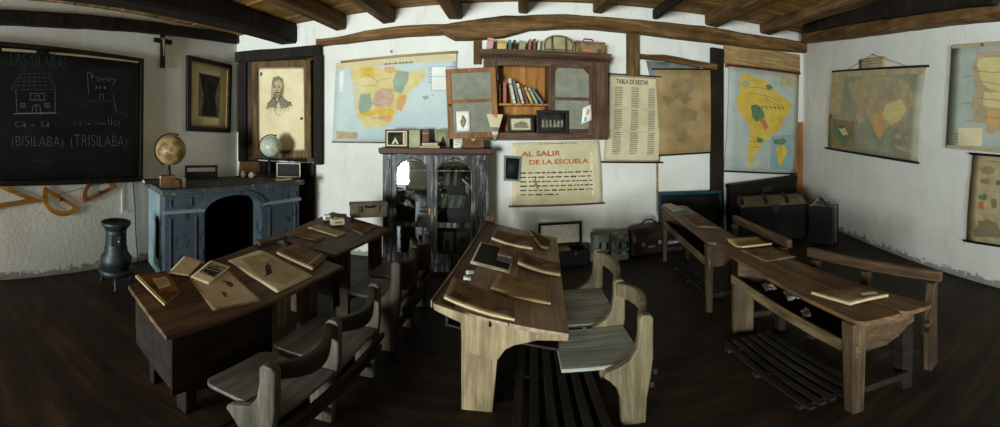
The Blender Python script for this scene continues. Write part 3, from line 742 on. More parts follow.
# Iberian peninsula on the back wall
s = wsheet(WB, (336, 63), (457, 53), (455, 142), (332.5, 141.5), .02)
t = thing('wall_map', 'bright coloured map of Spain on a pale wooden roller above the left of the bookcase', 'map', WB, s.at(.5, 0), 'school wall maps')
s.base('sea', .002, 14, 10); P, z = s.P, zpx(310, 0, 2.947)
s.rect(.0, 1, .91, 1, 'paper')
s.poly(P(z([(120, 205), (135, 192), (160, 190), (190, 195), (220, 200), (245, 195), (262, 205), (300, 210), (330, 205), (342, 215), (335, 235), (305, 260), (285, 280), (285, 300), (270, 330), (262, 322), (250, 345), (240, 362), (215, 375), (185, 372), (168, 385), (155, 365), (138, 345), (135, 330), (130, 300), (128, 270), (125, 240), (118, 222)])), 'yellow', rough=.012)
for m_, L in (('paper', [(125, 242), (150, 245), (148, 280), (142, 308), (139, 342), (132, 330), (129, 300), (128, 270)]), ('mgreen', [(150, 278), (178, 275), (182, 310), (172, 332), (148, 335), (142, 310)]), ('pink', [(190, 275), (215, 258), (245, 262), (250, 290), (235, 315), (200, 318), (182, 305)]),
              ('mgreen', [(255, 208), (292, 212), (288, 240), (270, 275), (248, 270), (245, 240)]), ('orangem', [(265, 278), (285, 282), (280, 305), (268, 330), (258, 320), (256, 295)]), ('orangem', [(218, 197), (246, 196), (255, 208), (240, 216), (220, 212)]),
              ('orangem', [(205, 330), (248, 338), (235, 360), (200, 352)]), ('yellow2', [(150, 200), (185, 200), (188, 225), (150, 232)]), ('mgreen', [(330, 285), (345, 278), (352, 290), (338, 294)]), ('mgreen', [(355, 280), (363, 277), (363, 283)])):
    s.poly(P(z(L)), m_, rough=.01, seed=len(L))
s.poly(P(z([(155, 330), (180, 325), (205, 318), (235, 318), (250, 330), (240, 340), (200, 336), (160, 345)])), 'yellow2', rough=.01)
s.poly(P(z([(358, 196), (402, 196), (402, 266), (358, 266)])), 'paperw'); s.line(P(z([(358, 196), (402, 196), (402, 266), (358, 266), (358, 196)])), .006, 'seablue'); s.line(P(z([(358, 226), (402, 226)])), .006, 'seablue')
s.poly(P(z([(88, 210), (100, 210), (98, 270), (86, 270)])), 'paperw'); s.poly(P(z([(78, 385), (140, 390), (140, 408), (78, 410)])), 'tanm', rough=.01)
s.words(.42, .8, .95, .9, 1, 'inkfaint', seed=3, hgt=.5); s.words(.78, .98, .86, .66, 6, 'inkfaint', seed=4, hgt=.3)
for k, L in enumerate(([(160, 215), (200, 240)], [(170, 250), (200, 255)], [(205, 285), (235, 290)], [(175, 350), (220, 345)], [(150, 255), (190, 250), (210, 235), (240, 230)], [(160, 300), (200, 310), (250, 300)], [(170, 340), (210, 350), (240, 345)])): s.line(P(z(L)), .004, 'inkfaint')
s.build('map_sheet', t)
bars(s, t, WB, [(341, 62), (457, 52)], [(332, 142), (453, 143)], .016, .008, 'tanboard', 'post', .03); hook(WB, t, (391, 52), .03)

# table chart
s = wsheet(WB, (608.5, 74), (661, 77), (660, 162), (603.5, 161), .015, lambda u, v: .015 * sin(pi * v))
t = thing('wall_chart', 'yellowed subtraction table chart with three columns of figures', 'chart', WB, s.at(.5, 0), 'school wall maps')
s.base('papertan', .002, 6, 10); s.rect(.03, .97, .02, .97, 'paper')
(u0, v0), (u1, v1) = s.P([(616, 84.5), (648.5, 81)]); s.text('TABLA DE RESTAR', u0, u1, v1 - .05, v1 + .005, 'ink', thin=.02)
for c0, c1 in ((.13, .27), (.43, .57), (.75, .88)):
    for b0, b1 in ((.86, .62), (.6, .36), (.34, .08)): s.words(c0, c1, b0, b1, 12, 'inkmid', seed=int(c0 * 99 + b0 * 9), hgt=.55)
for b in (.61, .35): s.line([(.08, b), (.92, b)], .003, 'inkfaint')
s.build('chart_sheet', t); bars(s, t, WB, [(606, 73.5), (662, 77)], [(600, 162), (663, 162.5)], .009, .012, 'dark', 'black', .02)

# brown map
s = wsheet(WB, (655, 69.5), (714.5, 70), (719, 152), (659.5, 155), .02, lambda u, v: .012 * sin(pi * v))
t = thing('wall_map', 'faded brown map hung beside the table chart', 'map', WB, s.at(.5, 0), 'school wall maps')
s.base('paperbrown', .002, 8, 10); z = zpx(590, 50, 2.947)
for L in ([(240, 90), (265, 80), (300, 85), (310, 110), (290, 130), (300, 150), (275, 160), (250, 140), (235, 120)], [(215, 140), (235, 130), (245, 150), (225, 165)], [(240, 180), (280, 170), (320, 180), (310, 210), (270, 220), (245, 205)], [(245, 240), (275, 225), (290, 250), (275, 275), (258, 270)]):
    s.poly(s.P(z(L)), 'stain', rough=.03)
s.words(.3, .8, .9, .84, 1, 'inkfaint', seed=8); s.line([(.04, .03), (.96, .03), (.96, .96), (.04, .96), (.04, .03)], .004, 'inkfaint')
s.build('map_sheet', t); bars(s, t, WB, [(652, 69), (716, 69.5)], [(659, 155.5), (720, 152)], .011, .012, 'black', 'black', .03)
s = wsheet(WB, (646, 60.5), (700, 64), (700, 100), (655, 100), .006); s.base('bgrey', .003, 4, 4)
tag(s.build('backing_sheet', None, WB, s.at(.5, 0)), 'grey sheet showing above the top of the faded brown map', 'sheet')

# South America
s = wsheet(WB, (729, 66.5), (799, 75), (795, 173), (724, 170.5), .065, lambda u, v: .03 * sin(pi * v) * (1 - .5 * u))
t = thing('wall_map', 'map of South America in yellow on pale sea, hung in the right corner', 'map', WB, s.at(.5, 0), 'school wall maps')
s.base('sea2', .002, 10, 14); P, z = s.P, zpx(700, 50, 2.947)
s.poly(P(z([(118, 75), (140, 70), (160, 82), (185, 85), (210, 105), (215, 120), (250, 145), (270, 160), (262, 185), (245, 205), (235, 230), (205, 255), (190, 268), (175, 285), (160, 305), (155, 330), (150, 348), (140, 330), (138, 300), (143, 260), (145, 230), (130, 205), (110, 175), (102, 150), (118, 120), (115, 95)])), 'yellow2', rough=.014)
for m_, L in (('dgreen', [(147, 165), (165, 160), (185, 180), (188, 200), (165, 212), (150, 200)]), ('redm', [(172, 205), (190, 205), (198, 230), (187, 235), (180, 222)]), ('dgreen', [(190, 103), (208, 103), (213, 116), (200, 120)]), ('mgreen', [(122, 95), (135, 88), (148, 98), (135, 108), (124, 106)]), ('dgreen', [(165, 255), (185, 262), (176, 275), (165, 270)])):
    s.poly(P(z(L)), m_, rough=.012)
s.poly(P(z([(208, 252), (270, 250), (268, 352), (206, 352)])), 'seablue'); s.poly(P(z([(222, 285), (245, 280), (258, 300), (248, 318), (236, 345), (228, 330), (226, 305)])), 'yellow2', rough=.01); s.poly(P(z([(215, 262), (245, 260), (255, 272), (235, 280), (218, 275)])), 'dgreen', rough=.02)
s.poly(P(z([(235, 72), (282, 78), (280, 108), (235, 104)])), 'tanm')
for L in ([(140, 88), (170, 92)], [(130, 108), (180, 112), (205, 118)], [(140, 125), (175, 130), (240, 150)], [(180, 165), (240, 172)], [(138, 268), (205, 270)], [(150, 288), (175, 285)], [(185, 140), (230, 165)]): s.line(P(z(L)), .009, 'inkfaint')
for x in (178, 190, 203, 215, 228, 240): s.line(P(z([(x, 165), (x + 5, 175)])), .016, 'ink')
s.build('map_sheet', t); bars(s, t, WB, [(727.5, 65), (800.5, 73.5)], [(722.5, 171), (797, 174)], .013, .014, 'black', 'black', .075)

# Asia map on the right wall
s = wsheet(WR, (834, 72), (926, 67), (917.5, 162), (828, 148), .03, lambda u, v: .03 * sin(pi * v * .9) - .01 * u)
t = thing('wall_map', 'map of Asia on black rods with a string', 'map', WR, s.at(.5, 0), 'school wall maps')
s.base('sea3', .002, 14, 12); P, z = s.P, zpx(830, 20, 2.947)
s.rect(.0, 1, .93, 1, 'tanm'); s.rect(0, .17, .45, 1, 'tanm')
s.poly(P(z([(55, 185), (90, 178), (125, 165), (180, 170), (230, 180), (247, 215), (245, 240), (235, 270), (215, 300), (195, 320), (182, 308), (165, 325), (150, 355), (135, 330), (120, 290), (95, 265), (75, 230)])), 'tanm', rough=.018)
s.poly(P(z([(120, 175), (200, 178), (232, 195), (225, 232), (180, 238), (130, 225), (105, 205)])), 'papertan', rough=.02)
s.poly(P(z([(165, 250), (215, 235), (230, 262), (205, 300), (180, 305), (160, 285)])), 'yellow', rough=.02); s.poly(P(z([(125, 280), (160, 275), (165, 310), (147, 352), (133, 325)])), 'orangem', rough=.015)
s.poly(P(z([(85, 255), (110, 265), (110, 290), (92, 310), (78, 290)])), 'papertan', rough=.02)
s.poly(P(z([(5, 290), (75, 300), (72, 378), (4, 368)])), 'stain'); s.poly(P(z([(12, 315), (50, 308), (68, 335), (50, 360), (20, 352)])), 'dgreen', rough=.03); s.poly(P(z([(30, 320), (48, 318), (55, 338), (38, 340)])), 'yellow', rough=.02)
for L in ([(190, 340), (205, 335), (212, 350), (195, 352)], [(218, 340), (236, 345), (230, 358)], [(238, 255), (246, 240), (248, 262)], [(205, 318), (212, 312), (210, 328)], [(192, 365), (240, 385), (235, 392), (195, 378)]): s.poly(P(z(L)), 'tanm', rough=.01)
for L in ([(120, 205), (170, 200), (225, 210)], [(130, 245), (165, 238)], [(170, 270), (220, 262)], [(75, 230), (110, 232), (130, 225)], [(140, 300), (158, 300)], [(80, 320), (110, 335)], [(170, 360), (240, 370)]): s.line(P(z(L)), .006, 'mauve')
s.build('map_sheet', t); bars(s, t, WR, [(832.5, 71.5), (928.5, 66)], [(825.5, 148), (918.5, 163)], .015, .016, 'black', 'black', .04); hook(WR, t, (873, 54.5), .03, [(847, 70), (910, 67)])
s = wsheet(WR, (859, 59.5), (886, 55.5), (887, 69), (859, 71), .012, lambda u, v: .01 * sin(pi * u)); s.base('tanm', .001, 6, 3)
s.words(.1, .9, .8, .2, 3, 'inkfaint', seed=5)
tag(s.build('paper_label', None, WR, s.at(.5, 0)), 'small curled paper pinned above the Asia map', 'paper')

# second map of Spain, cut by the right edge
off = .035
tl = WR.px(952, 45, off); bl = WR.px(946, 148, off); tr = ext(WR, (952, 45), (999, 41), 1.85, off); br = ext(WR, (946, 148), (999, 153), 1.8, off)
s = Sheet(tl, tr, br, bl, (0, -1, 0)); s.fr = WR; P = lambda L: [s.pxuv(WR, *p) for p in L]
t = thing('wall_map', 'pale map of Spain on a thick board above the botanical chart', 'map', WR, s.at(.5, 0), 'school wall maps')
s.base('sea2', .028, 8, 8, 'papertan'); z = zpx(830, 20, 2.947)
s.rect(.0, 1, .965, 1, 'tanm'); s.rect(0, 1, 0, .03, 'tanm')
s.poly(P(z([(420, 130), (432, 105), (455, 92), (500, 95), (570, 105), (570, 300), (520, 322), (495, 330), (470, 335), (455, 305), (425, 300), (415, 250), (430, 210), (422, 165)])), 'tanm', rough=.01)
s.poly(P(z([(432, 130), (440, 112), (500, 108), (565, 118), (560, 200), (500, 210), (450, 190)])), 'yellow', rough=.02); s.poly(P(z([(460, 270), (480, 265), (520, 285), (505, 310), (468, 308)])), 'orangem', rough=.015); s.poly(P(z([(455, 210), (520, 215), (560, 260), (500, 262), (450, 250)])), 'yellow', rough=.02)
s.poly(P(z([(430, 100), (470, 90), (505, 90), (505, 102), (460, 106), (440, 118)])), 'pink', rough=.02); s.poly(P(z([(455, 318), (490, 318), (490, 332), (465, 332)])), 'pink', rough=.02)
s.poly(P(z([(378, 318), (450, 318), (448, 372), (378, 370)])), 'cream'); s.words(.07, .33, .16, .05, 4, 'inkfaint', seed=9)
for L in ([(430, 150), (480, 155), (540, 150)], [(440, 180), (500, 190)], [(430, 230), (480, 235), (540, 240)], [(450, 285), (510, 290)], [(395, 168), (420, 165)], [(390, 245), (415, 245)], [(400, 298), (425, 297)]): s.line(P(z(L)), .006, 'inkfaint')
s.build('map_sheet', t); hook(WR, t, (983.5, 45.5), .035)

# botanical chart below it
off = .02
tl = WR.px(973, 154, off); bl = WR.px(966.5, 241, off); tr = ext(WR, (973, 154), (999, 156), 2.6, off); br = ext(WR, (966.5, 241), (999, 246), 2.4, off)
s = Sheet(tl, tr, br, bl, (0, -1, 0), lambda u, v: .012 * sin(pi * v)); P = lambda L: [s.pxuv(WR, *p) for p in L]; z = zpx(830, 130, 2.947)
t = thing('wall_chart', 'botanical chart with leaves and fruit on black rods below the pale Spain map', 'chart', WR, s.at(.5, 0), 'school wall maps')
s.base('tanm', .002, 8, 10, None, .01)
def blob(x, y, rx_, ry_, m_): s.poly(P(z([(x + rx_ * cos(k * pi / 5), y + ry_ * sin(k * pi / 5)) for k in range(10)])), m_, rough=.02)
blob(466, 118, 22, 12, 'stain'); blob(459, 150, 16, 8, 'stain'); blob(453, 197, 15, 9, 'dgreen'); blob(498, 155, 9, 8, 'dgreen'); blob(486, 215, 9, 16, 'stain'); blob(530, 140, 20, 14, 'dgreen'); blob(535, 200, 16, 20, 'stain')
s.poly(P(z([(440, 210), (456, 210), (456, 234), (440, 234)])), 'redm', rough=.01); s.poly(P(z([(425, 290), (440, 268), (465, 262), (490, 270), (500, 295), (560, 290), (560, 322), (424, 312)])), 'stain', rough=.03); s.poly(P(z([(440, 300), (470, 280), (495, 300), (480, 315), (445, 312)])), 'inkfaint', rough=.04)
s.words(.2, .8, .95, .92, 1, 'inkfaint', seed=2)
s.build('chart_sheet', t)
rod(WR, t, 'top_bar', tl + V(-.03, -.008, .003), tr, .012, 'black'); rod(WR, t, 'bottom_bar', bl + V(-.03, -.008, 0), br, .013, 'black')

# poster under the wall cabinet
s = wsheet(WB, (512.5, 143), (599, 140.5), (602.5, 203.5), (512, 205.5), .02, lambda u, v: .01 * sin(pi * v) + .012 * max(0, u - .9) * 10 * sin(pi * v))
t = thing('wall_poster', 'school rules poster with red lettering hung under the wall cabinet', 'poster', WB, s.at(.5, 0))
s.base('cream', .002, 14, 10); s.rect(.04, .95, .05, .96, 'paper'); P, z = s.P, zpx(500, 130, 5.024)
def ptext(tx, x0, x1, ya, yb, m_):
    (u0, v0), (u1, v1) = P(z([(x0, yb), (x1, ya)])); s.text(tx, u0, u1, v0, v1, m_, thin=.03)
ptext('AL SALIR', 106, 304, 102, 134, 'redink'); ptext('DE LA ESCUELA', 146, 442, 142, 174, 'redink')
(u0, v0), (u1, v1) = P(z([(100, 336), (465, 196)]))
s.words(u0, u1, v1, v0, 6, 'inkmid', seed=6, hgt=.36); s.words(.3, .75, .99, .955, 1, 'inkfaint', seed=2)
s.poly(P(z([(168, 235), (180, 232), (190, 270), (196, 295), (185, 300), (172, 262)])), 'stain', rough=.03)
s.build('poster_sheet', t); rod(WB, t, 'bottom_bar', WB.px(508.5, 206.5, .03), WB.px(604.5, 203, .03), .012, 'bbrown')
# small slate
q = [WB.px(*p, .03) for p in ((503.8, 155.5), (521.5, 156.5), (520, 181.5), (503.5, 180.5))]
t = thing('hand_slate', 'small framed slate hanging over the left edge of the school rules poster', 'slate', WB, q[3] + V(.08, 0, 0))
i1 = pframe('frame', q, .025, -.036, -.05, 'bgrey', t); s = Sheet(*[V(p.x, -.044, p.z) for p in i1], (0, -1, 0)); s.base('slate', .006, 2, 2); s.build('slate_panel', t)

# ------------------------------------------------------------------ books
def book(name, label, group, c0, th, d, h, rz=0.0, lean=0.0, mat='bbrown', fr=W0, lie=False, cat='book'):
    """An upright book: spine faces local -y at c0 (bottom middle of the spine); lean tips it sideways about its foot."""
    c0 = Vector(c0); o = thing(name, label, cat, fr, c0, group)
    T = Matrix.Translation(c0) @ Matrix.Rotation(rz, 4, 'Z') @ Matrix.Rotation(lean, 4, 'Y')
    if lean: T = T @ Matrix.Translation((th / 2 if lean < 0 else -th / 2, 0, 0)) if False else T
    m = MB(); k = min(.006, th * .18); x = th / 2
    m.box(-x, -x + k, 0, d, 0, h, mat, T); m.box(x - k, x, 0, d, 0, h, mat, T); m.box(-x + k, x - k, 0, k, 0, h, mat, T)
    z0, z1 = h * .74, h * .8
    m.box(-x * .98, x * .98, -.0012, 0, z0, z1, 'gold' if mat not in ('bcream', 'byellow') else 'bbrown', T); m.box(-x * .98, x * .98, -.0012, 0, h * .12, h * .15, 'gold' if mat not in ('bcream', 'byellow') else 'bbrown', T)
    m.build('cover', o)
    m = MB(); m.box(-x + k, x - k, k, d - .005, .004, h - .005, 'pages', T); m.build('pages', o)
    return o

# ------------------------------------------------------------------ wall cabinet with open door
D = .27
p0 = WB.px(484, 62, D); p1 = WB.px(607, 62, D); zb = WB.px(500, 140.5, D).z; ztop = WB.px(540, 58, D).z; zc = WB.px(540, 51.5, D).z
xl, xr = p0.x, p1.x
cab = thing('wall_cabinet', 'brown glazed wall cabinet with its left door swung open above the school rules poster', 'cabinet', WB, ((xl + xr) / 2, -.01, zb))
xm = WB.px(549.5, 100, D).x; xi = WB.px(497.5, 100, D).x
sl = lambda x: .0
zi = WB.px(520, 132.5, D).z; zt2 = WB.px(520, 66, D).z; zsh = WB.px(520, 104.5, D).z
m = MB()
m.box(xl, xr, -D, -.005, zb, zb + .035, 'cab'); m.box(xl, xl + .025, -D, -.005, zb + .035, ztop - .035, 'cabz'); m.box(xr - .025, xr, -D, -.005, zb + .035, ztop - .035, 'cabz'); m.box(xl, xr, -D, -.005, ztop - .035, ztop, 'cab')
m.build('carcass', cab, bevel=.003)
m = MB(); m.box(xl + .026, xr - .026, -.03, -.006, zb + .036, ztop - .036, 'orange'); m.build('back_panel', cab)
m = MB(); m.box(xm - .012, xm + .012, -D + .01, -.031, zb + .036, ztop - .036, 'cabz'); m.build('divider', cab)
m = MB(); m.box(xl + .026, xm - .013, -D + .02, -.031, zsh - .01, zsh + .012, 'orange'); m.build('shelf', cab)
m = MB(); m.box(xm + .013, xr - .026, -D + .05, -.031, zsh - .01, zsh + .012, 'orange'); m.build('shelf', cab)
# front stiles, bottom rail, left jamb
m = MB(); m.box(xl - .006, xi, -D - .022, -D - .001, zb, ztop - .02, 'cabz'); xs = WB.px(592, 100, D).x; m.box(xs, xr + .006, -D - .022, -D - .001, zb, ztop - .02, 'cabz')
m.box(xi, xs, -D - .022, -D - .001, zb, zi, 'cab'); m.box(xi, xs, -D - .022, -D - .001, zt2, ztop - .02, 'cab'); m.box(xm - .016, xm + .02, -D - .022, -D - .001, zi, zt2, 'cabz')
m.build('face_frame', cab, bevel=.003)
# cornice with dentils
m = MB(); xa, xb = xl - .05, xr + .03; y0 = -D - .02
prof = [(0, ztop - .03), (.012, ztop - .03), (.02, ztop - .005), (.045, ztop + .02), (.06, ztop + .024), (.06, zc), (0, zc)]
m.prism([(xa, y0 - a, b) for a, b in prof], (xb - xa, 0, 0), 'cab'); m.box(xl, xr, y0, -.005, zc - .02, zc, 'cab'); m.build('cornice', cab, bevel=.002)
n = 36
for k in range(n):
    m = MB(); x = xa + .02 + (xb - xa - .04) * k / (n - 1); m.box(x - .008, x + .008, y0 - .04, y0 - .012, ztop - .018, ztop + .008, 'dark'); m.build('dentil', cab)
# doors: a frame with two panes; the left one swung right round
def cabdoor(px0, px1, r0, r1, rm, off, mat, arch, gmat, rot=0.0):
    a = WB.px(px0, r0, off); b = WB.px(px1, r1, off); zm = WB.px((px0 + px1) / 2, rm, off).z
    w = .06 if mat == 'door' else .045; y = -off
    m = MB(); m.box(a.x, a.x + w, y - .024, y, b.z, a.z, mat); m.box(b.x - w, b.x, y - .024, y, b.z, a.z, mat)
    mx = 'door' if mat == 'door' else 'cab'
    m.box(a.x + w, b.x - w, y - .024, y, b.z, b.z + w * 1.05, mx); m.box(a.x + w, b.x - w, y - .024, y, a.z - w * .85, a.z, mx); m.box(a.x + w, b.x - w, y - .024, y, zm - .018, zm + .018, mx)
    if arch:
        c = .07; zt = a.z - w * .85
        m.prism([(b.x - w, y - .022, zt), (b.x - w - c, y - .022, zt), (b.x - w, y - .022, zt - c)], (0, .02, 0), mx)
        m.prism([(a.x + w, y - .022, zt), (a.x + w + c * .6, y - .022, zt), (a.x + w, y - .022, zt - c * .6)], (0, .02, 0), mx)
    cc = V((a.x + b.x) / 2, y, (a.z + b.z) / 2); Tr = Matrix.Translation(cc) @ Matrix.Rotation(-rot, 4, 'Y') @ Matrix.Translation(-cc)
    m.v = [Tr @ p for p in m.v]; d = m.build('door', cab, bevel=.003)
    for z0, z1 in ((b.z + w, zm - .017), (zm + .017, a.z - w * .8)):
        m = MB(); m.box(a.x + w - .004, b.x - w + .004, y - .014, y - .01, z0, z1, gmat); m.v = [Tr @ p for p in m.v]; m.build('pane', d)
    return d, a, b, zm
dl, a, b, zm = cabdoor(447, 497, 68.5, 138, 101, D + .03, 'door', False, 'glassdull', .045)
m = MB(); m.lathe([(.0, 0), (.006, 0), (.006, .012), (.013, .02), (.012, .03), (0, .034)], (0, 0, 0), 'brass', 12); m.v = [V(p.x, -p.z, p.y) + V(a.x + .03, -D - .054, zm - .05) for p in m.v]; m.build('knob', dl)
for q in (b.z + .12, a.z - .1): m = MB(); m.box(b.x - .004, b.x + .014, -D - .06, -D - .03, q - .03, q + .03, 'iron'); m.build('hinge', dl)
dr, a2, b2, zm2 = cabdoor(551, 592, 64.5, 133, 99, D + .024, 'cabz', True, 'glassdull')
m = MB(); m.box(a2.x + .012, a2.x + .03, -D - .052, -D - .048, zm2 - .03, zm2 + .03, 'brass'); m.build('escutcheon', dr)

def card(name, label, pts, off, mat, deco=None, cat='card', th=.002, bow=None, fr=WB):
    s = Sheet(*[fr.px(*p, off) for p in pts], (0, -1, 0), bow); s.base(mat, th, 4, 4)
    if deco: deco(s)
    return tag(s.build(name, None, fr, s.at(.5, 0)), label, cat)
card('small_card', 'small white card with a dark figure stuck on the open cabinet door', [(456, 111.5), (469.5, 111), (470, 131), (457, 131.5)], D + .062, 'paperw',
     lambda s: (s.poly([(.35, .25), (.5, .15), (.65, .3), (.75, .55), (.6, .75), (.45, .85), (.4, .6), (.25, .5)], 'stain', rough=.05), s.poly([(.42, .4), (.56, .38), (.58, .6), (.46, .62)], 'mauve', rough=.05)))
card('card', 'little coloured figure card stuck on the lower pane of the closed cabinet door', [(583, 108), (591, 104.5), (592, 120), (581.5, 124)], D + .052, 'paperw',
     lambda s: (s.poly([(.4, .45), (.75, .4), (.8, .75), (.5, .85)], 'orangem', rough=.05), s.poly([(.2, .1), (.5, .12), (.45, .4), (.25, .35)], 'seablue', rough=.04), s.poly([(.5, .55), (.65, .55), (.6, .7)], 'redm', rough=.04)))
s = [WB.px(*p, D + .064) for p in ((486.5, 114), (503, 114.5), (495, 143))]
m = MB(); m.prism([V(p.x, -D - .064, p.z) for p in s], (0, .006, 0), 'paper')
m.prism([V(p.x, -D - .0645, p.z) for p in (s[0].lerp(s[2], .45), s[0].lerp(s[2], .6) , s[1].lerp(s[2], .6), s[1].lerp(s[2], .45))], (0, -.001, 0), 'bgrey'); m.prism([V(p.x, -D - .0645, p.z) for p in (s[0].lerp(s[1], .3), s[0].lerp(s[1], .7), s[0].lerp(s[1], .6) + V(0, 0, -.05))], (0, -.001, 0), 'redm')
m.prism([V(p.x, -D - .0645, p.z) for p in (s[0].lerp(s[2], .72), s[0].lerp(s[2], .95), s[1].lerp(s[2], .95), s[1].lerp(s[2], .72))], (0, -.001, 0), 'bgrey')
tag(m.build('pennant', None, WB, s[2]), 'white triangular pennant hanging at the hinge of the open cabinet door', 'pennant')

# books on its shelf
rr = random.Random(8); g = 'books leaning on the shelf of the wall cabinet'
zsh2 = zsh + .013
row = [(499, .035, .25, 0, 'bbrown', 'short brown book leaning at the left end of the wall cabinet shelf'), (504.8, .034, .27, 0, 'bred', 'reddish book, second from the left on the wall cabinet shelf'), (514.5, .03, .33, -.2, 'bcream', 'tall cream book leaning left across the red book in the wall cabinet'),
       (519, .026, .31, -.24, 'bgrey', 'grey book leaning left, beside the tall cream book in the wall cabinet'), (523, .028, .27, -.28, 'bcream', 'mid-height cream book leaning left near the middle of the cabinet shelf'), (527.5, .026, .25, -.34, 'bbrown', 'thin brown book leaning left, middle of the cabinet shelf'),
       (532, .026, .23, -.42, 'byellow', 'thin yellowish book leaning left on the cabinet shelf'), (537, .024, .23, -.5, 'bgreen', 'thin greenish book leaning low, right part of the cabinet shelf'), (542.5, .022, .23, -.62, 'bblue', 'thin blue book sloping lowest at the right end of the cabinet shelf')]
for px, th, h, ln, mt, lab in row:
    c = WB.px(px, 104, .2); book('book', lab, g, (c.x, -.21, zsh2 + (abs(sin(ln)) * th / 2)), th, .15, h * .9, 0, ln, mt, WB)
# photographs standing in / hung on the cabinet
def stand(name, label, pts, off, fmat, deco, group=None, w=.02, base='photo', th=.02, cat='photo frame', fr=WB, mount=None):
    q = [fr.px(*p, off) for p in pts]
    t = thing(name, label, cat, fr, V((q[2].x + q[3].x) / 2, -off, min(q[2].z, q[3].z)), group)
    i = pframe('frame', q, w, -off + th, -off, fmat, t)
    if mount: i = pframe('mount', [V(p.x, 0, p.z) for p in i], mount, -off + th - .002, -off + th * .4, 'cream', t)
    s = Sheet(*[V(p.x, -off + th * .6, p.z) for p in i], (0, -1, 0)); s.base(base, .006, 3, 3)
    if deco: deco(s)
    s.build('picture', t); return t
stand('photo_frame', 'dark photo frame with a pale picture inside the open half of the wall cabinet', [(507.5, 115.5), (534, 115), (534.5, 133.2), (508, 133.2)], D - .05, 'dark', lambda s: (s.rect(.06, .94, .08, .92, 'paper'), s.poly([(.15, .2), (.85, .2), (.8, .6), (.5, .75), (.2, .55)], 'inkfaint', rough=.06)), w=.03, base='photomid')
stand('photo_frame', 'dark framed group photograph hung across the middle front of the wall cabinet', [(536.5, 110), (569, 110.5), (569, 133.5), (537, 133.8)], D + .07, 'dark', lambda s: [s.poly([(x, .2), (x + .1, .2), (x + .09, .55), (x + .05, .66), (x + .01, .55)], 'photomid', rough=.03) for x in (.08, .22, .36, .52, .66, .8)], w=.035)

# things on top of the cabinet
g = 'books on top of the wall cabinet'; zz = zc + .001
for px, th, h, ln, mt, lab, dd in ((489, .07, .145, .12, 'bpink', 'faded pink book standing at the left end of the cabinet top', .06), (501.5, .1, .125, 0, 'byellow', 'thick yellow book standing on the cabinet top beside the pink one', .05), (509.3, .03, .13, .0, 'bblue', 'thin blue grey book on the cabinet top', .05),
                             (514.2, .025, .13, .0, 'bdark', 'thin dark book on the cabinet top', .05), (521, .07, .12, .12, 'bolive', 'thick olive book leaning on the cabinet top', .05), (528.5, .026, .145, .1, 'bred', 'red book on the cabinet top left of the arched case', .05), (533, .03, .15, .07, 'bbrown', 'brown book on the cabinet top left of the arched case', .05), (537.8, .026, .15, .06, 'bcream', 'cream book on the cabinet top touching the arched case', .05)):
    c = WB.px(px, 52, .2); book('book', lab, g, (c.x, -.27, zz + abs(sin(ln)) * th / 2), th, .17, h, 0, ln, mt, WB)
a = WB.px(541.5, 53, .25); b = WB.px(574, 53, .25); zt = WB.px(557, 35.5, .25).z
t = thing('arched_case', 'round topped tan case with straps on top of the wall cabinet', 'case', WB, ((a.x + b.x) / 2, -.2, zz))
def archpts(x0, x1, z0, z1, y, n=16, side=.35):
    zs = z0 + (z1 - z0) * side; c = (x0 + x1) / 2
    return [(x0, y, z0), (x0, y, zs)] + [(c - (x1 - x0) / 2 * cos(pi * k / n), y, zs + (z1 - zs) * sin(pi * k / n)) for k in range(1, n)] + [(x1, y, zs), (x1, y, z0)]
m = MB(); m.prism([Vector(p) for p in archpts(a.x, b.x, zz, zt, -.3)], (0, .2, 0), 'bolive'); m.build('body', t, bevel=.01, seg=3)
m = MB(); o = archpts(a.x + .02, b.x - .02, zz + .015, zt - .015, -.303); i = archpts(a.x + .035, b.x - .035, zz + .03, zt - .03, -.303); m.ringprism(o, i, (0, -.004, 0), 'kraftd'); m.build('trim_band', t)
for f in (.3, .72):
    x = a.x + (b.x - a.x) * f; m = MB(); m.box(x - .012, x + .012, -.308, -.302, zz + .003, zt - .02, 'kraftd'); m.box(x - .016, x + .016, -.312, -.307, zz + .05, zz + .08, 'brass'); m.build('strap', t)
a = WB.px(575, 52, .25); b = WB.px(604, 52, .25); zt = WB.px(588, 42, .25).z
t = thing('small_suitcase', 'small worn reddish brown case with a handle at the right end of the cabinet top', 'case', WB, ((a.x + b.x) / 2, -.2, zz))
m = MB(); m.box(a.x, b.x, -.3, -.1, zz, zt - .02, 'kraft'); m.build('body', t, bevel=.008); m = MB(); m.box(a.x - .003, b.x + .003, -.303, -.097, zt - .018, zt, 'bred'); m.build('lid', t, bevel=.006)
m = MB(); m.tube([V(a.x + .09, -.29, zt), V(a.x + .1, -.29, zt + .025), V(a.x + .2, -.29, zt + .025), V(a.x + .21, -.29, zt)], .008, 'dark', 8); m.build('handle', t)
m = MB(); m.box(a.x + .08, a.x + .2, -.305, -.3005, zz + .02, zz + .05, 'redm'); m.build('paper_label', t); m = MB(); m.box(b.x - .1, b.x - .06, -.305, -.3005, zz + .01, zz + .06, 'brass'); m.build('clasp', t)

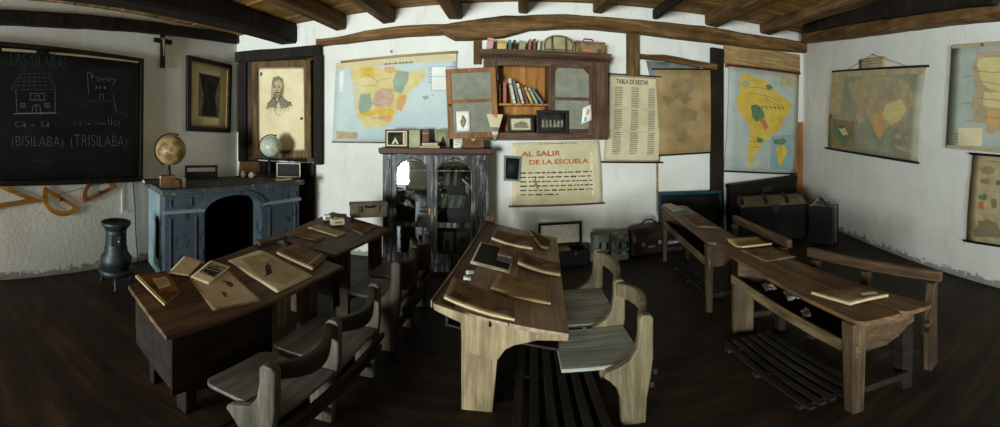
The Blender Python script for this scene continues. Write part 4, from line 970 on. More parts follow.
# ------------------------------------------------------------------ glazed bookcase
BD = .36
xl = WB.px(383.5, 200, BD).x; xr = WB.px(488, 200, BD).x; zt = WB.px(435, 154.5, BD).z; ztt = WB.px(435, 148.5, BD + .04).z
bc = thing('bookcase', 'dark worn bookcase with two arched glass doors against the back wall', 'bookcase', WB, ((xl + xr) / 2, -.02, 0))
xm = WB.px(432.5, 200, BD).x
m = MB()
for x in (xl, xr - .03): m.box(x, x + .03, -BD, -.02, 0, zt, 'case')
m.box(xl + .03, xr - .03, -.035, -.021, .08, zt, 'casein'); m.box(xl + .03, xr - .03, -BD + .02, -.036, .1, .13, 'case'); m.box(xl + .03, xr - .03, -BD, -.036, zt - .03, zt, 'case'); m.box(xm - .012, xm + .012, -BD + .02, -.036, .13, zt - .03, 'casein')
m.build('carcass', bc, bevel=.003)
m = MB(); m.prism([(xl - .03, -.02, zt), (xl - .03, -BD - .035, zt), (xl - .045, -BD - .05, zt + .012), (xl - .05, -BD - .055, ztt), (xl - .05, -.02, ztt)], (xr - xl + .09, 0, 0), 'casetop'); m.build('top_board', bc, bevel=.004)
m = MB(); m.box(xl - .012, xr + .012, -BD - .03, -BD - .001, 0, .1, 'case'); m.build('plinth', bc, bevel=.004)
zA = WB.px(430, 210.5, BD).z; zB = WB.px(430, 187, BD).z; zC = WB.px(430, 224, BD).z
for za in (zA, zB, zC):
    for x0, x1 in ((xl + .031, xm - .013), (xm + .013, xr - .031)):
        m = MB(); m.box(x0, x1, -BD + .06, -.037, za - .01, za + .01, 'casein'); m.build('shelf', bc)
# outer pilasters with carved blocks
for x0, x1 in ((xl - .004, xl + .1), (xr - .13, xr + .004)):
    m = MB(); m.box(x0, x1, -BD - .024, -BD - .001, .1, zt - .002, 'case')
    c = (x0 + x1) / 2
    for k in range(4): m.box(x0 + .02 + k * .018, x0 + .026 + k * .018, -BD - .03, -BD - .024, .3, zt - .22, 'case')
    m.box(c - .03, c + .03, -BD - .036, -BD - .024, zt - .16, zt - .06, 'case'); m.build('pilaster', bc, bevel=.003)
# doors
def bdoor(x0, x1, ang, side):
    y = -BD - .002; z0, z1 = .105, zt - .012; w = .055
    T = Matrix.Translation((x0 if side else x1, y, 0)) @ Matrix.Rotation(ang, 4, 'Z') @ Matrix.Translation((-(x0 if side else x1), -y, 0))
    zmid = WB.px(430, 224.5, BD).z; m = MB()
    m.box(x0, x0 + w, y - .024, y, z0, z1, 'case'); m.box(x1 - w, x1, y - .024, y, z0, z1, 'case'); m.box(x0 + w, x1 - w, y - .024, y, z0, z0 + .12, 'case'); m.box(x0 + w, x1 - w, y - .024, y, zmid - .03, zmid + .03, 'case')
    # arched head with ogee shoulders
    n = 14; c = (x0 + x1) / 2; hw = (x1 - x0) / 2 - w; zs = z1 - .17
    arch = [(c - hw * cos(pi * k / n), zs + .11 * sin(pi * k / n) ** .8) for k in range(n + 1)]
    pts = [(x0 + w, z1)] + [(x0 + w, zs)] + arch[1:-1] + [(x1 - w, zs), (x1 - w, z1)]
    for k in range(n):
        a, b = arch[k], arch[k + 1]
        m.hexa([(a[0], y - .024, a[1]), (b[0], y - .024, b[1]), (b[0], y, b[1]), (a[0], y, a[1])], [(a[0], y - .024, z1), (b[0], y - .024, z1), (b[0], y, z1), (a[0], y, z1)], 'case')
    m.box(x0 + w, x1 - w, y - .018, y - .008, zs - .004, zs + .008, 'case')
    m.v = [T @ p for p in m.v]; d = m.build('door', bc, bevel=.002)
    for a, b in ((z0 + .118, zmid - .028), (zmid + .028, z1 - .055)):
        m = MB(); tl_ = math.radians(2.2 if side else -.3); Tg = Matrix.Translation((0, y - .009, (a + b) / 2)) @ Matrix.Rotation(-tl_, 4, 'X') @ Matrix.Translation((0, -y + .009, -(a + b) / 2))
        m.box(x0 + w - .004, x1 - w + .004, y - .011, y - .007, a, b, 'glass'); m.v = [T @ (Tg @ p) for p in m.v]; m.build('pane', d)
    m = MB(); k = (x1 - .028) if side else (x0 + .028); m.box(k - .01, k + .01, y - .03, y - .0245, zmid + .12, zmid + .2, 'brass'); m.v = [T @ p for p in m.v]; m.build('lock_plate', d)
    # carved scrolls in the head of the frame
    m = MB()
    for sg in (-1, 1):
        m.tube([V(c + sg * hw * f, y - .026, z) for f, z in ((.95, zs + .03), (.8, zs + .075), (.5, zs + .115), (.2, zs + .135), (.05, zs + .15))], .008, 'case', 6)
    m.v = [T @ p for p in m.v]; m.build('carving', d)
    return d
bdoor(xl + .104, xm - .002, -0.006, True); bdoor(xm + .002, xr - .134, 0.0, False)
m = MB(); m.box(xm - .016, xm + .016, -BD - .034, -BD - .027, .12, zt - .03, 'case'); m.build('meeting_bead', bc, bevel=.003)
# books and papers behind the glass
def brow(x0, x1, z, hs, lean, mats, side, g):
    x = x0
    for k, (h, mt) in enumerate(zip(hs, mats)):
        th = .032 + .012 * ((k * 7) % 3) / 2
        if x + th > x1: break
        ln = lean * (1 if k > 0 else (.9 if lean > 0 else 1.12))
        book('book', 'books behind the bookcase glass' if False else '%s book leaning %s in the %s bookcase section, %s from the left' % (dict(bcream='cream', bgrey='grey', bdark='dark', bblue='blue grey', bbrown='brown', bgreen='greenish', bred='red', byellow='yellow')[mt], 'right' if lean > 0 else 'left', side, ['first', 'second', 'third', 'fourth', 'fifth', 'sixth', 'seventh'][k]), g, (x + th / 2, -.27, z + .011 + abs(sin(ln)) * th / 2), th, .19, h, 0, ln, mt, WB); x += th / cos(ln) + .004
g = 'books in the glazed bookcase'
xR0, xR1 = xm + .02, xr - .16
brow(xR0 + .03, xR1, zA, [.16, .17, .15, .15, .16, .15, .15], .26, ['bgreen', 'bcream', 'bgrey', 'bcream', 'bgrey', 'bcream', 'bgrey'], 'middle right', g)
brow(xR0 + .08, xR1, zB, [.2, .19, .21, .18, .2], .1, ['bgrey', 'bcream', 'bdark', 'bcream', 'bbrown'], 'top right', g)
brow(xl + .29, xm - .02, zA, [.15, .15, .15, .15], -.28, ['bblue', 'bdark', 'bcream', 'bgrey'], 'middle left', g)
def leanbook(name, label, x0, x1, z, h, mat, deco, cat='picture', y0=-.2, tilt=.12):
    s = Sheet(V(x0, y0 + h * sin(tilt), z + h * cos(tilt)), V(x1, y0 + h * sin(tilt), z + h * cos(tilt)), V(x1, y0, z), V(x0, y0, z), (0, -cos(tilt), sin(tilt))); s.base(mat, .012, 4, 4)
    deco(s); return tag(s.build(name, None, WB, s.at(.5, 0)), label, cat)
leanbook('photograph', 'white photograph of a dark bust leaning behind the upper right bookcase glass', xR0 + .02, xR0 + .2, zB + .2, .17, 'paperw', lambda s: s.poly([(.3, .05), (.75, .05), (.62, .45), (.66, .7), (.5, .9), (.36, .7), (.4, .45)], 'photo', rough=.04)) if False else None
z0 = .1345
leanbook('booklet', 'cream booklet standing behind the lower left bookcase pane', xl + .3, xl + .44, zC - .24 if zC > .45 else z0, .2, 'bcream', lambda s: s.words(.15, .85, .9, .3, 4, 'inkfaint', seed=3), 'booklet') if False else None
leanbook('booklet', 'cream booklet standing behind the lower pane of the left bookcase door', xl + .27, xl + .45, z0, .32, 'bgreen', lambda s: s.words(.15, .85, .9, .2, 5, 'inkfaint', seed=3), 'booklet')
leanbook('booklet', 'pale booklet on the left behind the lower pane of the right bookcase door', xR0 + .05, xR0 + .21, z0, .3, 'bgreen', lambda s: s.poly([(.3, .3), (.7, .3), (.6, .7), (.4, .7)], 'bdark', rough=.04), 'booklet')
leanbook('booklet', 'pale booklet on the right behind the lower pane of the right bookcase door', xR0 + .24, xR0 + .39, z0, .3, 'bcream', lambda s: s.poly([(.2, .5), (.8, .5), (.7, .7), (.3, .8)], 'bgreen', rough=.04), 'booklet')
m = MB()
for k in range(5): m.box(xl + .06 + .004 * (k % 3), xl + .24 - .003 * (k % 2), -.3, -.1, z0 + k * .018, z0 + k * .018 + .016, ['bblue', 'bcream', 'bgrey', 'bblue', 'paperw'][k])
# separate magazines in the pile
for k in range(5):
    m = MB(); m.box(xl + .06 + .004 * (k % 3), xl + .24 - .003 * (k % 2), -.31, -.1, z0 + k * .021, z0 + k * .021 + .018, ['bblue', 'bcream', 'bgrey', 'bblue', 'bblue'][k])
    tag(m.build('magazine', None, WB, None, .002), '%s magazine, %s in the pile at the bottom left of the bookcase' % (['blue', 'cream', 'grey', 'faded blue', 'pale blue'][k], ['lowest', 'second lowest', 'middle', 'second highest', 'topmost'][k]), 'magazine', 'magazines at the bottom of the bookcase')

# pictures and books standing on the bookcase
zz = ztt + .001
def ontop(px0, px1, r0, off): return WB.px(px0, 147, off).x, WB.px(px1, 147, off).x, WB.px((px0 + px1) / 2, r0, off).z
def topframe(label, px0, px1, r0, off, fmat, deco, base='photo', mount=None, w=.03, dx=0):
    x0, x1, z1 = ontop(px0, px1, r0, off)
    q = [V(x0, 0, z1), V(x1, 0, z1), V(x1, 0, zz), V(x0, 0, zz)]
    t = thing('photo_frame', label, 'photo frame', WB, ((x0 + x1) / 2, -off, zz), 'frames and books standing on the bookcase')
    i = pframe('frame', q, w, -off + .02, -off, fmat, t)
    if mount: i = pframe('mount', i, mount, -off + .018, -off + .008, 'cream', t)
    s = Sheet(*[V(p.x, -off + .012, p.z) for p in i], (0, -1, 0)); s.base(base, .006, 3, 3); deco(s); s.build('picture', t)
    m = MB(); m.prism([(x0 + .03, -off + .021, zz), (x0 + .03, -off + .021, zz + (z1 - zz) * .7), (x0 + .03, -off + .1, zz)], (x1 - x0 - .06, 0, 0), 'kraftd'); m.build('easel_back', t)
topframe('framed dark picture with a white triangle at the left end of the bookcase top', 385, 408, 129.5, .3, 'kraftd', lambda s: (s.poly([(.2, .06), (.42, .6), (.62, .06), (.5, .06), (.42, .3), (.34, .06)], 'paper'), s.rect(.86, .96, .02, .98, 'cream')), 'photo', .016, .016)
x0, x1, z1 = ontop(409, 420, 130, .29); book('book', 'thick pale green book standing on the bookcase beside the framed triangle picture', 'frames and books standing on the bookcase', ((x0 + x1) / 2, -.29, zz), x1 - x0 - .004, .12, z1 - zz, 0, 0, 'bgreen', WB)
x0, x1, z1 = ontop(420.3, 428.5, 129, .27); book('book', 'brown book standing on the bookcase beside the pale green one', 'frames and books standing on the bookcase', ((x0 + x1) / 2, -.22, zz), x1 - x0 - .004, .12, z1 - zz, 0, 0, 'bbrown', WB)
topframe('framed tan picture with dark figures standing behind the flat tan books', 436, 449.5, 129, .17, 'bolive', lambda s: s.poly([(.2, .02), (.4, .5), (.55, .62), (.7, .4), (.85, .02)], 'photo', rough=.05), 'bolive', None, .014)
for k, (a, b, mt, lab) in enumerate(((419, 440, 'kraft', 'flat tan book lying on the bookcase, lower of two'), (422, 438, 'bcream', 'flat cream book lying on top of the tan one on the bookcase'))):
    x0, x1, z1 = ontop(a, b, 140, .36); m = MB(); z = zz + k * .03
    o = thing('book', lab, 'book', WB, ((x0 + x1) / 2, -.36, z), 'frames and books standing on the bookcase')
    m.box(x0, x1, -.37, -.26, z, z + .005, mt); m.box(x0, x1, -.37, -.26, z + .022, z + .027, mt); m.box(x0, x0 + .005, -.37, -.26, z + .005, z + .022, mt); m.build('cover', o)
    m = MB(); m.box(x0 + .005, x1 - .004, -.366, -.264, z + .0052, z + .0218, 'pages'); m.build('pages', o)
x0, x1, z1 = ontop(453.5, 461, 137.5, .3)
s = Sheet(V(x0, -.28, z1), V(x1, -.28, z1), V(x1, -.3, zz), V(x0, -.3, zz), (0, -1, .2)); s.base('paperw', .004, 3, 3); s.words(.15, .85, .85, .2, 3, 'inkfaint', seed=2); tag(s.build('small_card', None, WB, s.at(.5, 0)), 'small white card propped on the bookcase under the open cabinet door', 'card')
x0, x1, z1 = ontop(462.5, 484, 135.5, .24); t = thing('box', 'brown carved box on the right end of the bookcase top', 'box', WB, ((x0 + x1) / 2, -.2, zz))
m = MB(); m.box(x0, x1, -.3, -.12, zz, z1 - .025, 'kraftd'); m.build('body', t, bevel=.005); m = MB(); m.prism([(x0 - .006, -.306, z1 - .024), (x0 - .006, -.25, z1), (x0 - .006, -.17, z1), (x0 - .006, -.114, z1 - .024)], (x1 - x0 + .012, 0, 0), 'bbrown'); m.build('lid', t, bevel=.004)
m = MB(); m.box((x0 + x1) / 2 - .02, (x0 + x1) / 2 + .02, -.308, -.3005, z1 - .06, z1 - .03, 'brass'); m.frame(x0 + .02, x1 - .02, zz + .012, z1 - .035, .008, -.304, -.3002, 'kraft'); m.build('clasp', t)

# ------------------------------------------------------------------ fireplace in the left corner
FL, FRt = (-3.07, 2.15), (-2.53, 3.72)
FF = wallframe(FL, FRt); Lf = dist(FL, FRt); Dp = .72; MT = 1.05; MU = .985
fp = thing('fireplace', 'blue limewashed fireplace with a dark arched opening in the left corner', 'fireplace', FF, (Lf / 2, Dp / 2, 0))
a0 = FF.px(204.5, 210, 0).x; a1 = FF.px(262, 210, 0).x; za = FF.px(204, 213, 0).z; zt = FF.px(232, 195, 0).z
n = 16; c = (a0 + a1) / 2; hw = (a1 - a0) / 2
arch = [(c - hw * cos(pi * k / n), za + (zt - za) * sin(pi * k / n)) for k in range(n + 1)]
m = MB(); T = .2
m.box(0, a0, 0, T, 0, MU, 'blue'); m.box(a1, Lf, 0, T, 0, MU, 'blue')
for k in range(n):
    a, b = arch[k], arch[k + 1]
    m.hexa([(a[0], 0, a[1]), (b[0], 0, b[1]), (b[0], T, b[1]), (a[0], T, a[1])], [(a[0], 0, MU), (b[0], 0, MU), (b[0], T, MU), (a[0], T, MU)], 'blue')
m.build('breast', fp, merge=True)
m = MB(); m.box(0, .16, T + .001, Dp, 0, MU, 'blue_lit_worn'); m.build('left_cheek', fp, bevel=.008)  # paler blue puts the daylight on this side into its colour
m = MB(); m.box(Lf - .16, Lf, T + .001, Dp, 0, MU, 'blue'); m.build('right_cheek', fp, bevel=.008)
m = MB(); m.box(.161, Lf - .161, Dp - .05, Dp, 0, MU, 'soot_shade'); m.box(.161, a0 - .01, T + .001, Dp - .051, 0, MU, 'soot_shade'); m.box(a1 + .01, Lf - .161, T + .001, Dp - .051, 0, MU, 'soot_shade'); m.build('firebox', fp)
m = MB(); m.box(-.05, Lf + .05, -.05, Dp, MU + .002, MT, 'mantel'); m.build('mantelshelf', fp, bevel=.012, seg=3)
zl = FF.px(180, 212, 0).z
for x0, x1 in ((-.02, a0 - .005), (a1 + .005, Lf + .02)):
    m = MB(); m.prism([(x0, 0, zl - .02), (x0, -.022, zl - .01), (x0, -.022, zl + .008), (x0, 0, zl + .022)], (x1 - x0, 0, 0), 'blue_lit_worn'); m.build('string_moulding', fp)
m = MB(); o = [(c - (hw + .06) * cos(pi * k / n), -.001, za + (zt - za + .055) * sin(pi * k / n)) for k in range(n + 1)]; i = [(x, -.001, z) for x, z in arch]
for k in range(n): m.hexa([o[k], o[k + 1], i[k + 1], i[k]], [tuple(Vector(p) + V(0, -.016, 0)) for p in (o[k], o[k + 1], i[k + 1], i[k])], 'blue')
m.build('arch_moulding', fp, merge=True)
for x0, x1, z0, z1 in ((.05, a0 - .14, zl + .05, MU - .03), (.05, a0 - .09, .14, zl - .05), (a1 + .09, Lf - .06, .14, zl - .05)):
    m = MB(); m.frame(x0, x1, z0, z1, .016, -.012, 0, 'blue'); m.build('panel_border', fp, bevel=.004)
m = MB(); m.box(-.03, Lf + .03, -.03, -.001, 0, .1, 'blue_lit_worn'); m.build('plinth', fp, bevel=.005)
# flat dark arched plate painting the shade of a recess in the left cheek
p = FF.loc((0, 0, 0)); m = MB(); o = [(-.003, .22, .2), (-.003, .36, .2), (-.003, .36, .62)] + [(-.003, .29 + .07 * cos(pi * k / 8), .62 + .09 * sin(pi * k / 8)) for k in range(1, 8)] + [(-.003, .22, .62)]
m.prism([Vector(q) for q in o], (.002, 0, 0), 'soot_shade'); m.build('niche_shade', fp)

def facing(px, py, z, dr=0.0, turn=0.0):
    p = onz(px, py, z); r = sqrt(p.x ** 2 + p.y ** 2); p = Vector((p.x * (r + dr) / r, p.y * (r + dr) / r, z))
    return Fr((p.x, p.y, 0), -(px - X0) / F + turn)

def globe(name, label, fr, z0, zc, R, ms, ml, mst, blobs):
    t = thing(name, label, 'globe', fr, (0, 0, z0)); c = V(0, 0, zc)
    m = MB(); m.sphere(c, R, ms, 32, 20); o = m.build('ball', t, merge=True)
    ax = V(.4, 0, .917).normalized()
    rng = random.Random(R)
    for (az, el, w, h) in blobs:
        pts = []; m = MB()
        for k in range(10):
            a = az + w * cos(k * pi / 5) * rng.uniform(.75, 1.2); e = el + h * sin(k * pi / 5) * rng.uniform(.75, 1.2); pts.append(c + V(sin(a) * cos(e), -cos(a) * cos(e), sin(e)) * (R + .0015))
        ctr = c + V(sin(az) * cos(el), -cos(az) * cos(el), sin(el)) * (R + .004)
        for k in range(10): m.face([ctr, pts[k], pts[(k + 1) % 10]], ml)
        m.build('continent_print', o)
    m = MB(); L = [c + (ax * cos(t_) + V(-.917, 0, .4) * sin(t_)) * (R + .014) for t_ in [pi * k / 20 for k in range(21)]]; m.tube(L, .008, mst, 8); m.build('meridian_arm', t)
    m = MB(); m.sphere(c + ax * (R + .016), .014, mst, 10, 8); m.build('pole_pin', t)
    zb = (c - ax * (R + .014)).z; m = MB(); m.lathe([(.0, z0), (R * .55, z0), (R * .55, z0 + .012), (R * .45, z0 + .025), (.03, z0 + .04), (.016, z0 + .06), (.022, (z0 + zb) / 2), (.012, zb + .006), (0, zb + .006)], (-.02, 0, 0), mst, 24); m.build('stand', t); return t
p = onz(171, 181.6, MT + .001); fr = facing(171, 181.6, MT + .001)
rr_ = sqrt(p.x ** 2 + p.y ** 2); zc_ = EYE + rr_ * tan((128 - 150) / F)
globe('globe', 'large yellowed globe in a dark ring at the left end of the mantelpiece', fr, MT + .001, zc_, 15.2 / F * rr_, 'globeold', 'globeland', 'dark', [(-.5, .3, .4, .3), (.4, .5, .35, .2), (-.2, -.4, .25, .35), (.6, -.2, .25, .3), (0, .1, .15, .2), (-.9, -.1, .2, .3)])
p = onz(271, 177, MT + .001); fr = facing(271, 177, MT + .001); rr_ = sqrt(p.x ** 2 + p.y ** 2); zc_ = EYE + rr_ * tan((128 - 146.5) / F)
globe('globe', 'small pale blue globe on a dark stand at the right end of the mantelpiece', fr, MT + .001, zc_, 10.6 / F * rr_, 'globelt', 'globeltland', 'black', [(-.4, .3, .35, .3), (.5, .2, .3, .35), (.1, -.4, .2, .3)])

def flatbook(name, label, fr, x0, x1, y0, y1, z, th, mat, group=None, turn=0.0, cat='book'):
    o = thing(name, label, cat, fr, ((x0 + x1) / 2, (y0 + y1) / 2, z), group); k = min(.006, th * .2)
    c = V((x0 + x1) / 2, (y0 + y1) / 2, 0); T = Matrix.Translation(c) @ Matrix.Rotation(turn, 4, 'Z') @ Matrix.Translation(-c)
    m = MB(); m.box(x0, x1, y0, y1, z, z + k, mat, T); m.box(x0, x1, y0, y1, z + th - k, z + th, mat, T); m.box(x0, x1, y0, y0 + k, z + k, z + th - k, mat, T); m.build('cover', o)
    m = MB(); m.box(x0 + .004, x1 - .004, y0 + k, y1 - .004, z + k, z + th - k, 'pages', T); m.build('pages', o); return o
g = 'books on the mantelpiece'; Z = MT + .001
fr = facing(170, 188, Z, .02, .1)
flatbook('book', 'thick brown book lying at the front of the mantelpiece below the yellowed globe', fr, -.1, .1, 0, .13, Z, .085, 'kraftd', g)
flatbook('book', 'dark book lying on the mantelpiece on top of the thick brown one', fr, -.1, .05, .01, .12, Z + .0855, .04, 'bbrown', g, .12)
fr = facing(184, 188, Z, .03, .1); book('book', 'narrow book standing on end beside the thick brown book on the mantelpiece', g, (0, 0, Z), .035, .1, .11, 0, 0, 'kraft', fr)
fr = facing(151, 184, Z, .05, .0); flatbook('book', 'black book lying at the left corner of the mantelpiece', fr, -.09, .09, -.06, .06, Z, .045, 'bdark', g, .3)
# dark open frame
fr = facing(201.5, 178.5, Z, 0.0, .15); t = thing('empty_frame', 'empty dark wooden frame with a crossbar leaning behind the mantelpiece', 'frame', fr, (0, 0, Z))
s_ = 4.6 / F; m = MB(); m.frame(-16.5 * s_, 16.5 * s_, Z, Z + .165, .03, 0, .025, 'dark'); m.build('frame', t, bevel=.003); m = MB(); m.box(-16.5 * s_ + .031, 16.5 * s_ - .031, .003, .022, Z + .06, Z + .085, 'dark'); m.build('crossbar', t); m = MB(); m.box(-16.5 * s_ + .031, 16.5 * s_ - .031, .008, .016, Z + .031, Z + .059, 'black'); m.build('panel', t)
# brown open box with two little pots in front
fr = facing(251.5, 177, Z, 0, .1); s_ = 4.75 / F
t = thing('folded_board', 'brown folded board propped open on the mantelpiece behind two small pale pots', 'board', fr, (0, .03, Z))
s = Sheet(V(-11.5 * s_, .08, Z + .19), V(8.5 * s_, .08, Z + .19), V(8.5 * s_, .0, Z + .004), V(-13 * s_, .0, Z + .004), (0, -1, .4)); s.base('kraftd', .008, 4, 4); s.line([(.04, .04), (.96, .04), (.96, .96), (.04, .96), (.04, .04)], .01, 'bbrown'); s.build('front_leaf', t)
for dx, w, h, lab in ((-9 * s_, .03, .085, 'small pale upright pot on the mantelpiece, left of the pair before the brown board'), (-.5 * s_, .045, .07, 'small pale round pot on the mantelpiece, right of the pair before the brown board')):
    t = thing('pot', lab, 'pot', fr, (dx, -.06, Z), 'small pots on the mantelpiece'); m = MB(); m.lathe([(0, Z), (w * .6, Z), (w * .95, Z + h * .35), (w * .8, Z + h * .7), (w * .55, Z + h * .8), (w * .6, Z + h), (w * .5, Z + h), (0, Z + h * .75)], (dx, -.06, 0), 'bcream', 16); m.build('body', t)
    m = MB(); m.tube([V(dx + w * .8, -.06, Z + h * .7), V(dx + w * 1.3, -.06, Z + h * .55), V(dx + w * .9, -.06, Z + h * .3)], .004, 'bcream', 6); m.build('handle', t)
fr = facing(288.5, 178.5, Z, 0.12, -.15); s_ = 4.7 / F
t = thing('leaning_frame', 'dark glazed frame with a pale edge leaning behind the small pale globe', 'frame', fr, (0, 0, Z)); m = MB(); m.frame(-12 * s_, 12 * s_, Z, Z + .185, .012, -.012, .008, 'paper'); m.build('frame', t); m = MB(); m.box(-12 * s_ + .0125, 12 * s_ - .0125, -.004, .006, Z + .0125, Z + .172, 'black'); m.build('panel', t)
fr = facing(284, 179, Z, -.1, .2)
for k in range(3):
    s = Sheet(V(-.09 + .01 * k, .09, Z + .003 + k * .004), V(.1, .1 - .02 * k, Z + .003 + k * .004), V(.09, -.05, Z + .003 + k * .004), V(-.1, -.04 + .01 * k, Z + .003 + k * .004), (0, 0, 1), lambda u, v: .012 * u * u); s.base('papertan', .0015, 5, 3)
    tag(s.build('paper_sheet', None, fr, s.at(.5, .5)), ['lowest', 'middle', 'top'][k] + ' sheet of the loose paper pile at the right end of the mantelpiece', 'paper', 'papers on the mantelpiece')

# ------------------------------------------------------------------ cast-iron stove
p = onz(116, 285, 0.0); fr = Fr((p.x, p.y, 0), -(116 - X0) / F)
st = thing('iron_stove', 'small dark cast iron stove on three legs beside the fireplace', 'stove', fr, (0, 0, 0))
zz_ = lambda y: EYE - 3.68 * tan((y - 128) / F); S_ = 3.68 / F
m = MB(); m.lathe([(0, zz_(268)), (.13, zz_(268)), (.16, zz_(262)), (.155, zz_(257)), (.118, zz_(252)), (.108, zz_(245)), (.105, zz_(233)), (.112, zz_(230)), (0, zz_(230))], (0, 0, 0), 'iron', 28); m.build('body', st)
m = MB(); m.lathe([(.1, zz_(230) + .001), (.125, zz_(228)), (.15, zz_(225)), (.152, zz_(222.5)), (.14, zz_(222)), (.12, zz_(224)), (0, zz_(224.5))], (0, 0, 0), 'iron', 28); m.build('top_collar', st)
m = MB(); m.lathe([(.15, zz_(275)), (.175, zz_(273)), (.178, zz_(269.5)), (.15, zz_(268.2)), (0, zz_(268.2)), (0, zz_(275))], (0, 0, 0), 'iron', 28); m.build('base_tray', st)
for k in range(3):
    a = .5 + k * 2 * pi / 3; m = MB(); m.tube([V(.14 * cos(a), .14 * sin(a), zz_(274.5)), V(.17 * cos(a), .17 * sin(a), .08), V(.165 * cos(a), .165 * sin(a), .03), V(.19 * cos(a), .19 * sin(a), .008)], [.018, .016, .014, .018], 'iron', 8); m.build('leg', st)
m = MB(); m.box(-.05, .05, -.122, -.095, zz_(244), zz_(234), 'iron'); d = m.build('fire_door', st, bevel=.006); m = MB(); m.sphere(V(.03, -.13, zz_(239)), .012, 'steel', 10, 8); m.build('knob', d)
m = MB(); m.lathe([(.108, zz_(250)), (.122, zz_(249)), (.108, zz_(248))], (0, 0, 0), 'iron', 28); m.build('ring', st)

# ------------------------------------------------------------------ along the foot of the back wall
# teal framed board
q = [WB.px(*p, .1) for p in ((658, 192.5), (721, 190), (725.5, 226), (659, 223))]
t = thing('framed_board', 'teal painted framed blackboard leaning on the back wall behind the far right desk', 'board', WB, V((q[2].x + q[3].x) / 2, -.1, q[3].z - .25))
q[2].z -= .25; q[3].z -= .25
i1 = pframe('frame', q, .045, -.085, -.11, 'teal', t); s = Sheet(*[V(p.x, -.098, p.z) for p in i1], (0, -1, 0)); s.base('slate', .008, 3, 3); s.build('panel', t)
# dark crate against the wall
a = WB.px(731, 181, .2); b = WB.px(797, 180, .2)
a.z = .82
t = thing('dark_crate', 'dark wooden crate with bands against the back wall behind the canvas trunk', 'crate', WB, ((a.x + b.x) / 2, -.11, 0))
m = MB(); m.box(a.x, b.x, -.2, -.08, 0, a.z - .06, 'trunkdark'); m.build('body', t, bevel=.006); m = MB(); m.box(a.x - .01, b.x + .01, -.21, -.075, a.z - .058, a.z, 'trunkdark'); m.build('lid', t, bevel=.006)
for f in (.18, .5, .82):
    x = a.x + (b.x - a.x) * f; m = MB(); m.box(x - .03, x + .03, -.206, -.2005, .01, a.z - .065, 'deskdark'); m.build('band', t)
m = MB(); m.box((a.x + b.x) / 2 - .12, (a.x + b.x) / 2 + .12, -.215, -.2065, a.z - .2, a.z - .1, 'iron'); m.build('lock_plate', t)
# trunk with canvas lid
c = V(sin(.69), cos(.69), 0) * 5.3; fr = Fr((c.x, c.y, 0), -.39); w = .5; dp = .36; zf = .54; zt = .665
t = thing('trunk', 'old trunk with a tan canvas lid and dark slats in the right back corner', 'trunk', fr, (0, dp / 2, 0))
m = MB(); m.box(-w, w, 0, dp, .02, zf, 'trunkdark'); m.build('body', t, bevel=.006)
pr = [(dp, zf), (0, zf), (-.005, zf + .04), (.04, zf + .09), (.16, zt), (.26, zt), (dp - .04, zf + .09), (dp + .003, zf + .04)]
m = MB(); m.prism([V(-w, y, z) for y, z in pr], (2 * w, 0, 0), 'trunkcloth'); m.v = [p + V(0, 0, .003) for p in m.v]; m.build('lid', t, bevel=.008, seg=3)
for x in (-w - .004, -.16, .16, w - .046):
    m = MB(); m.box(x, x + .05, -.012, -.0005, .02, zf - .002, 'deskdark'); m.build('slat', t)
    m = MB(); L = [V(x, y - (.006 if y < .02 else 0), z + .004 + (.008 if z > zf + .05 else 0)) for y, z in pr[2:7]]
    for p0_, p1_ in zip(L, L[1:]): m.prism([p0_, p1_, p1_ + V(0, 0, .012), p0_ + V(0, 0, .012)], (.05, 0, 0), 'dark')
    m.build('lid_slat', t)
m = MB(); m.box(-.05, .05, -.02, -.0125, zf - .1, zf + .02, 'iron'); m.build('lock', t)
m = MB(); m.box(-w - .006, w + .006, -.009, -.0005, .02, .08, 'dark'); m.box(-w - .006, w + .006, -.009, -.0005, zf - .05, zf - .003, 'dark'); m.build('edge_binding', t)
# black case by the right wall, with a folded dark thing on it
c = V(sin(.81), cos(.81), 0) * 5.15; fr = Fr((c.x, c.y, 0), -1.15); t = thing('black_case', 'black upright case standing on the floor beside the trunk by the right wall', 'case', fr, (.02, .1, 0))
zb = EYE - 5.2 * tan((206 - 128) / F)
m = MB(); m.box(-.17, .2, 0, .26, .012, zb, 'leatherblack'); m.build('body', t, bevel=.015, seg=3); m = MB(); m.box(-.174, .204, .1, .112, .02, zb + .003, 'steel'); m.build('seam_strip', t)
for x, y in ((-.15, .02), (.18, .02), (-.15, .24), (.18, .24)): m = MB(); m.box(x - .015, x + .015, y - .015, y + .015, 0, .0115, 'black'); m.build('foot', t)
m = MB(); m.tube([V(-.06, .2, zb + .003), V(-.05, .2, zb + .03), V(.08, .2, zb + .03), V(.09, .2, zb + .003)], .008, 'black', 8); m.build('handle', t)
t = thing('open_book', 'dark book standing half open like a tent on top of the black case', 'book', fr, (0, .07, zb + .006))
for sg, nm in ((-1, 'cover'), (1, 'cover')):
    m = MB(); m.prism([V(.0, .06, zb + .14), V(sg * .13, .06, zb + .005), V(sg * .13 - sg * .012, .06, zb + .005), V(0, .06, zb + .12)], (0, -.1, 0), 'bgrey' if sg < 0 else 'bdark'); m.build(nm, t)

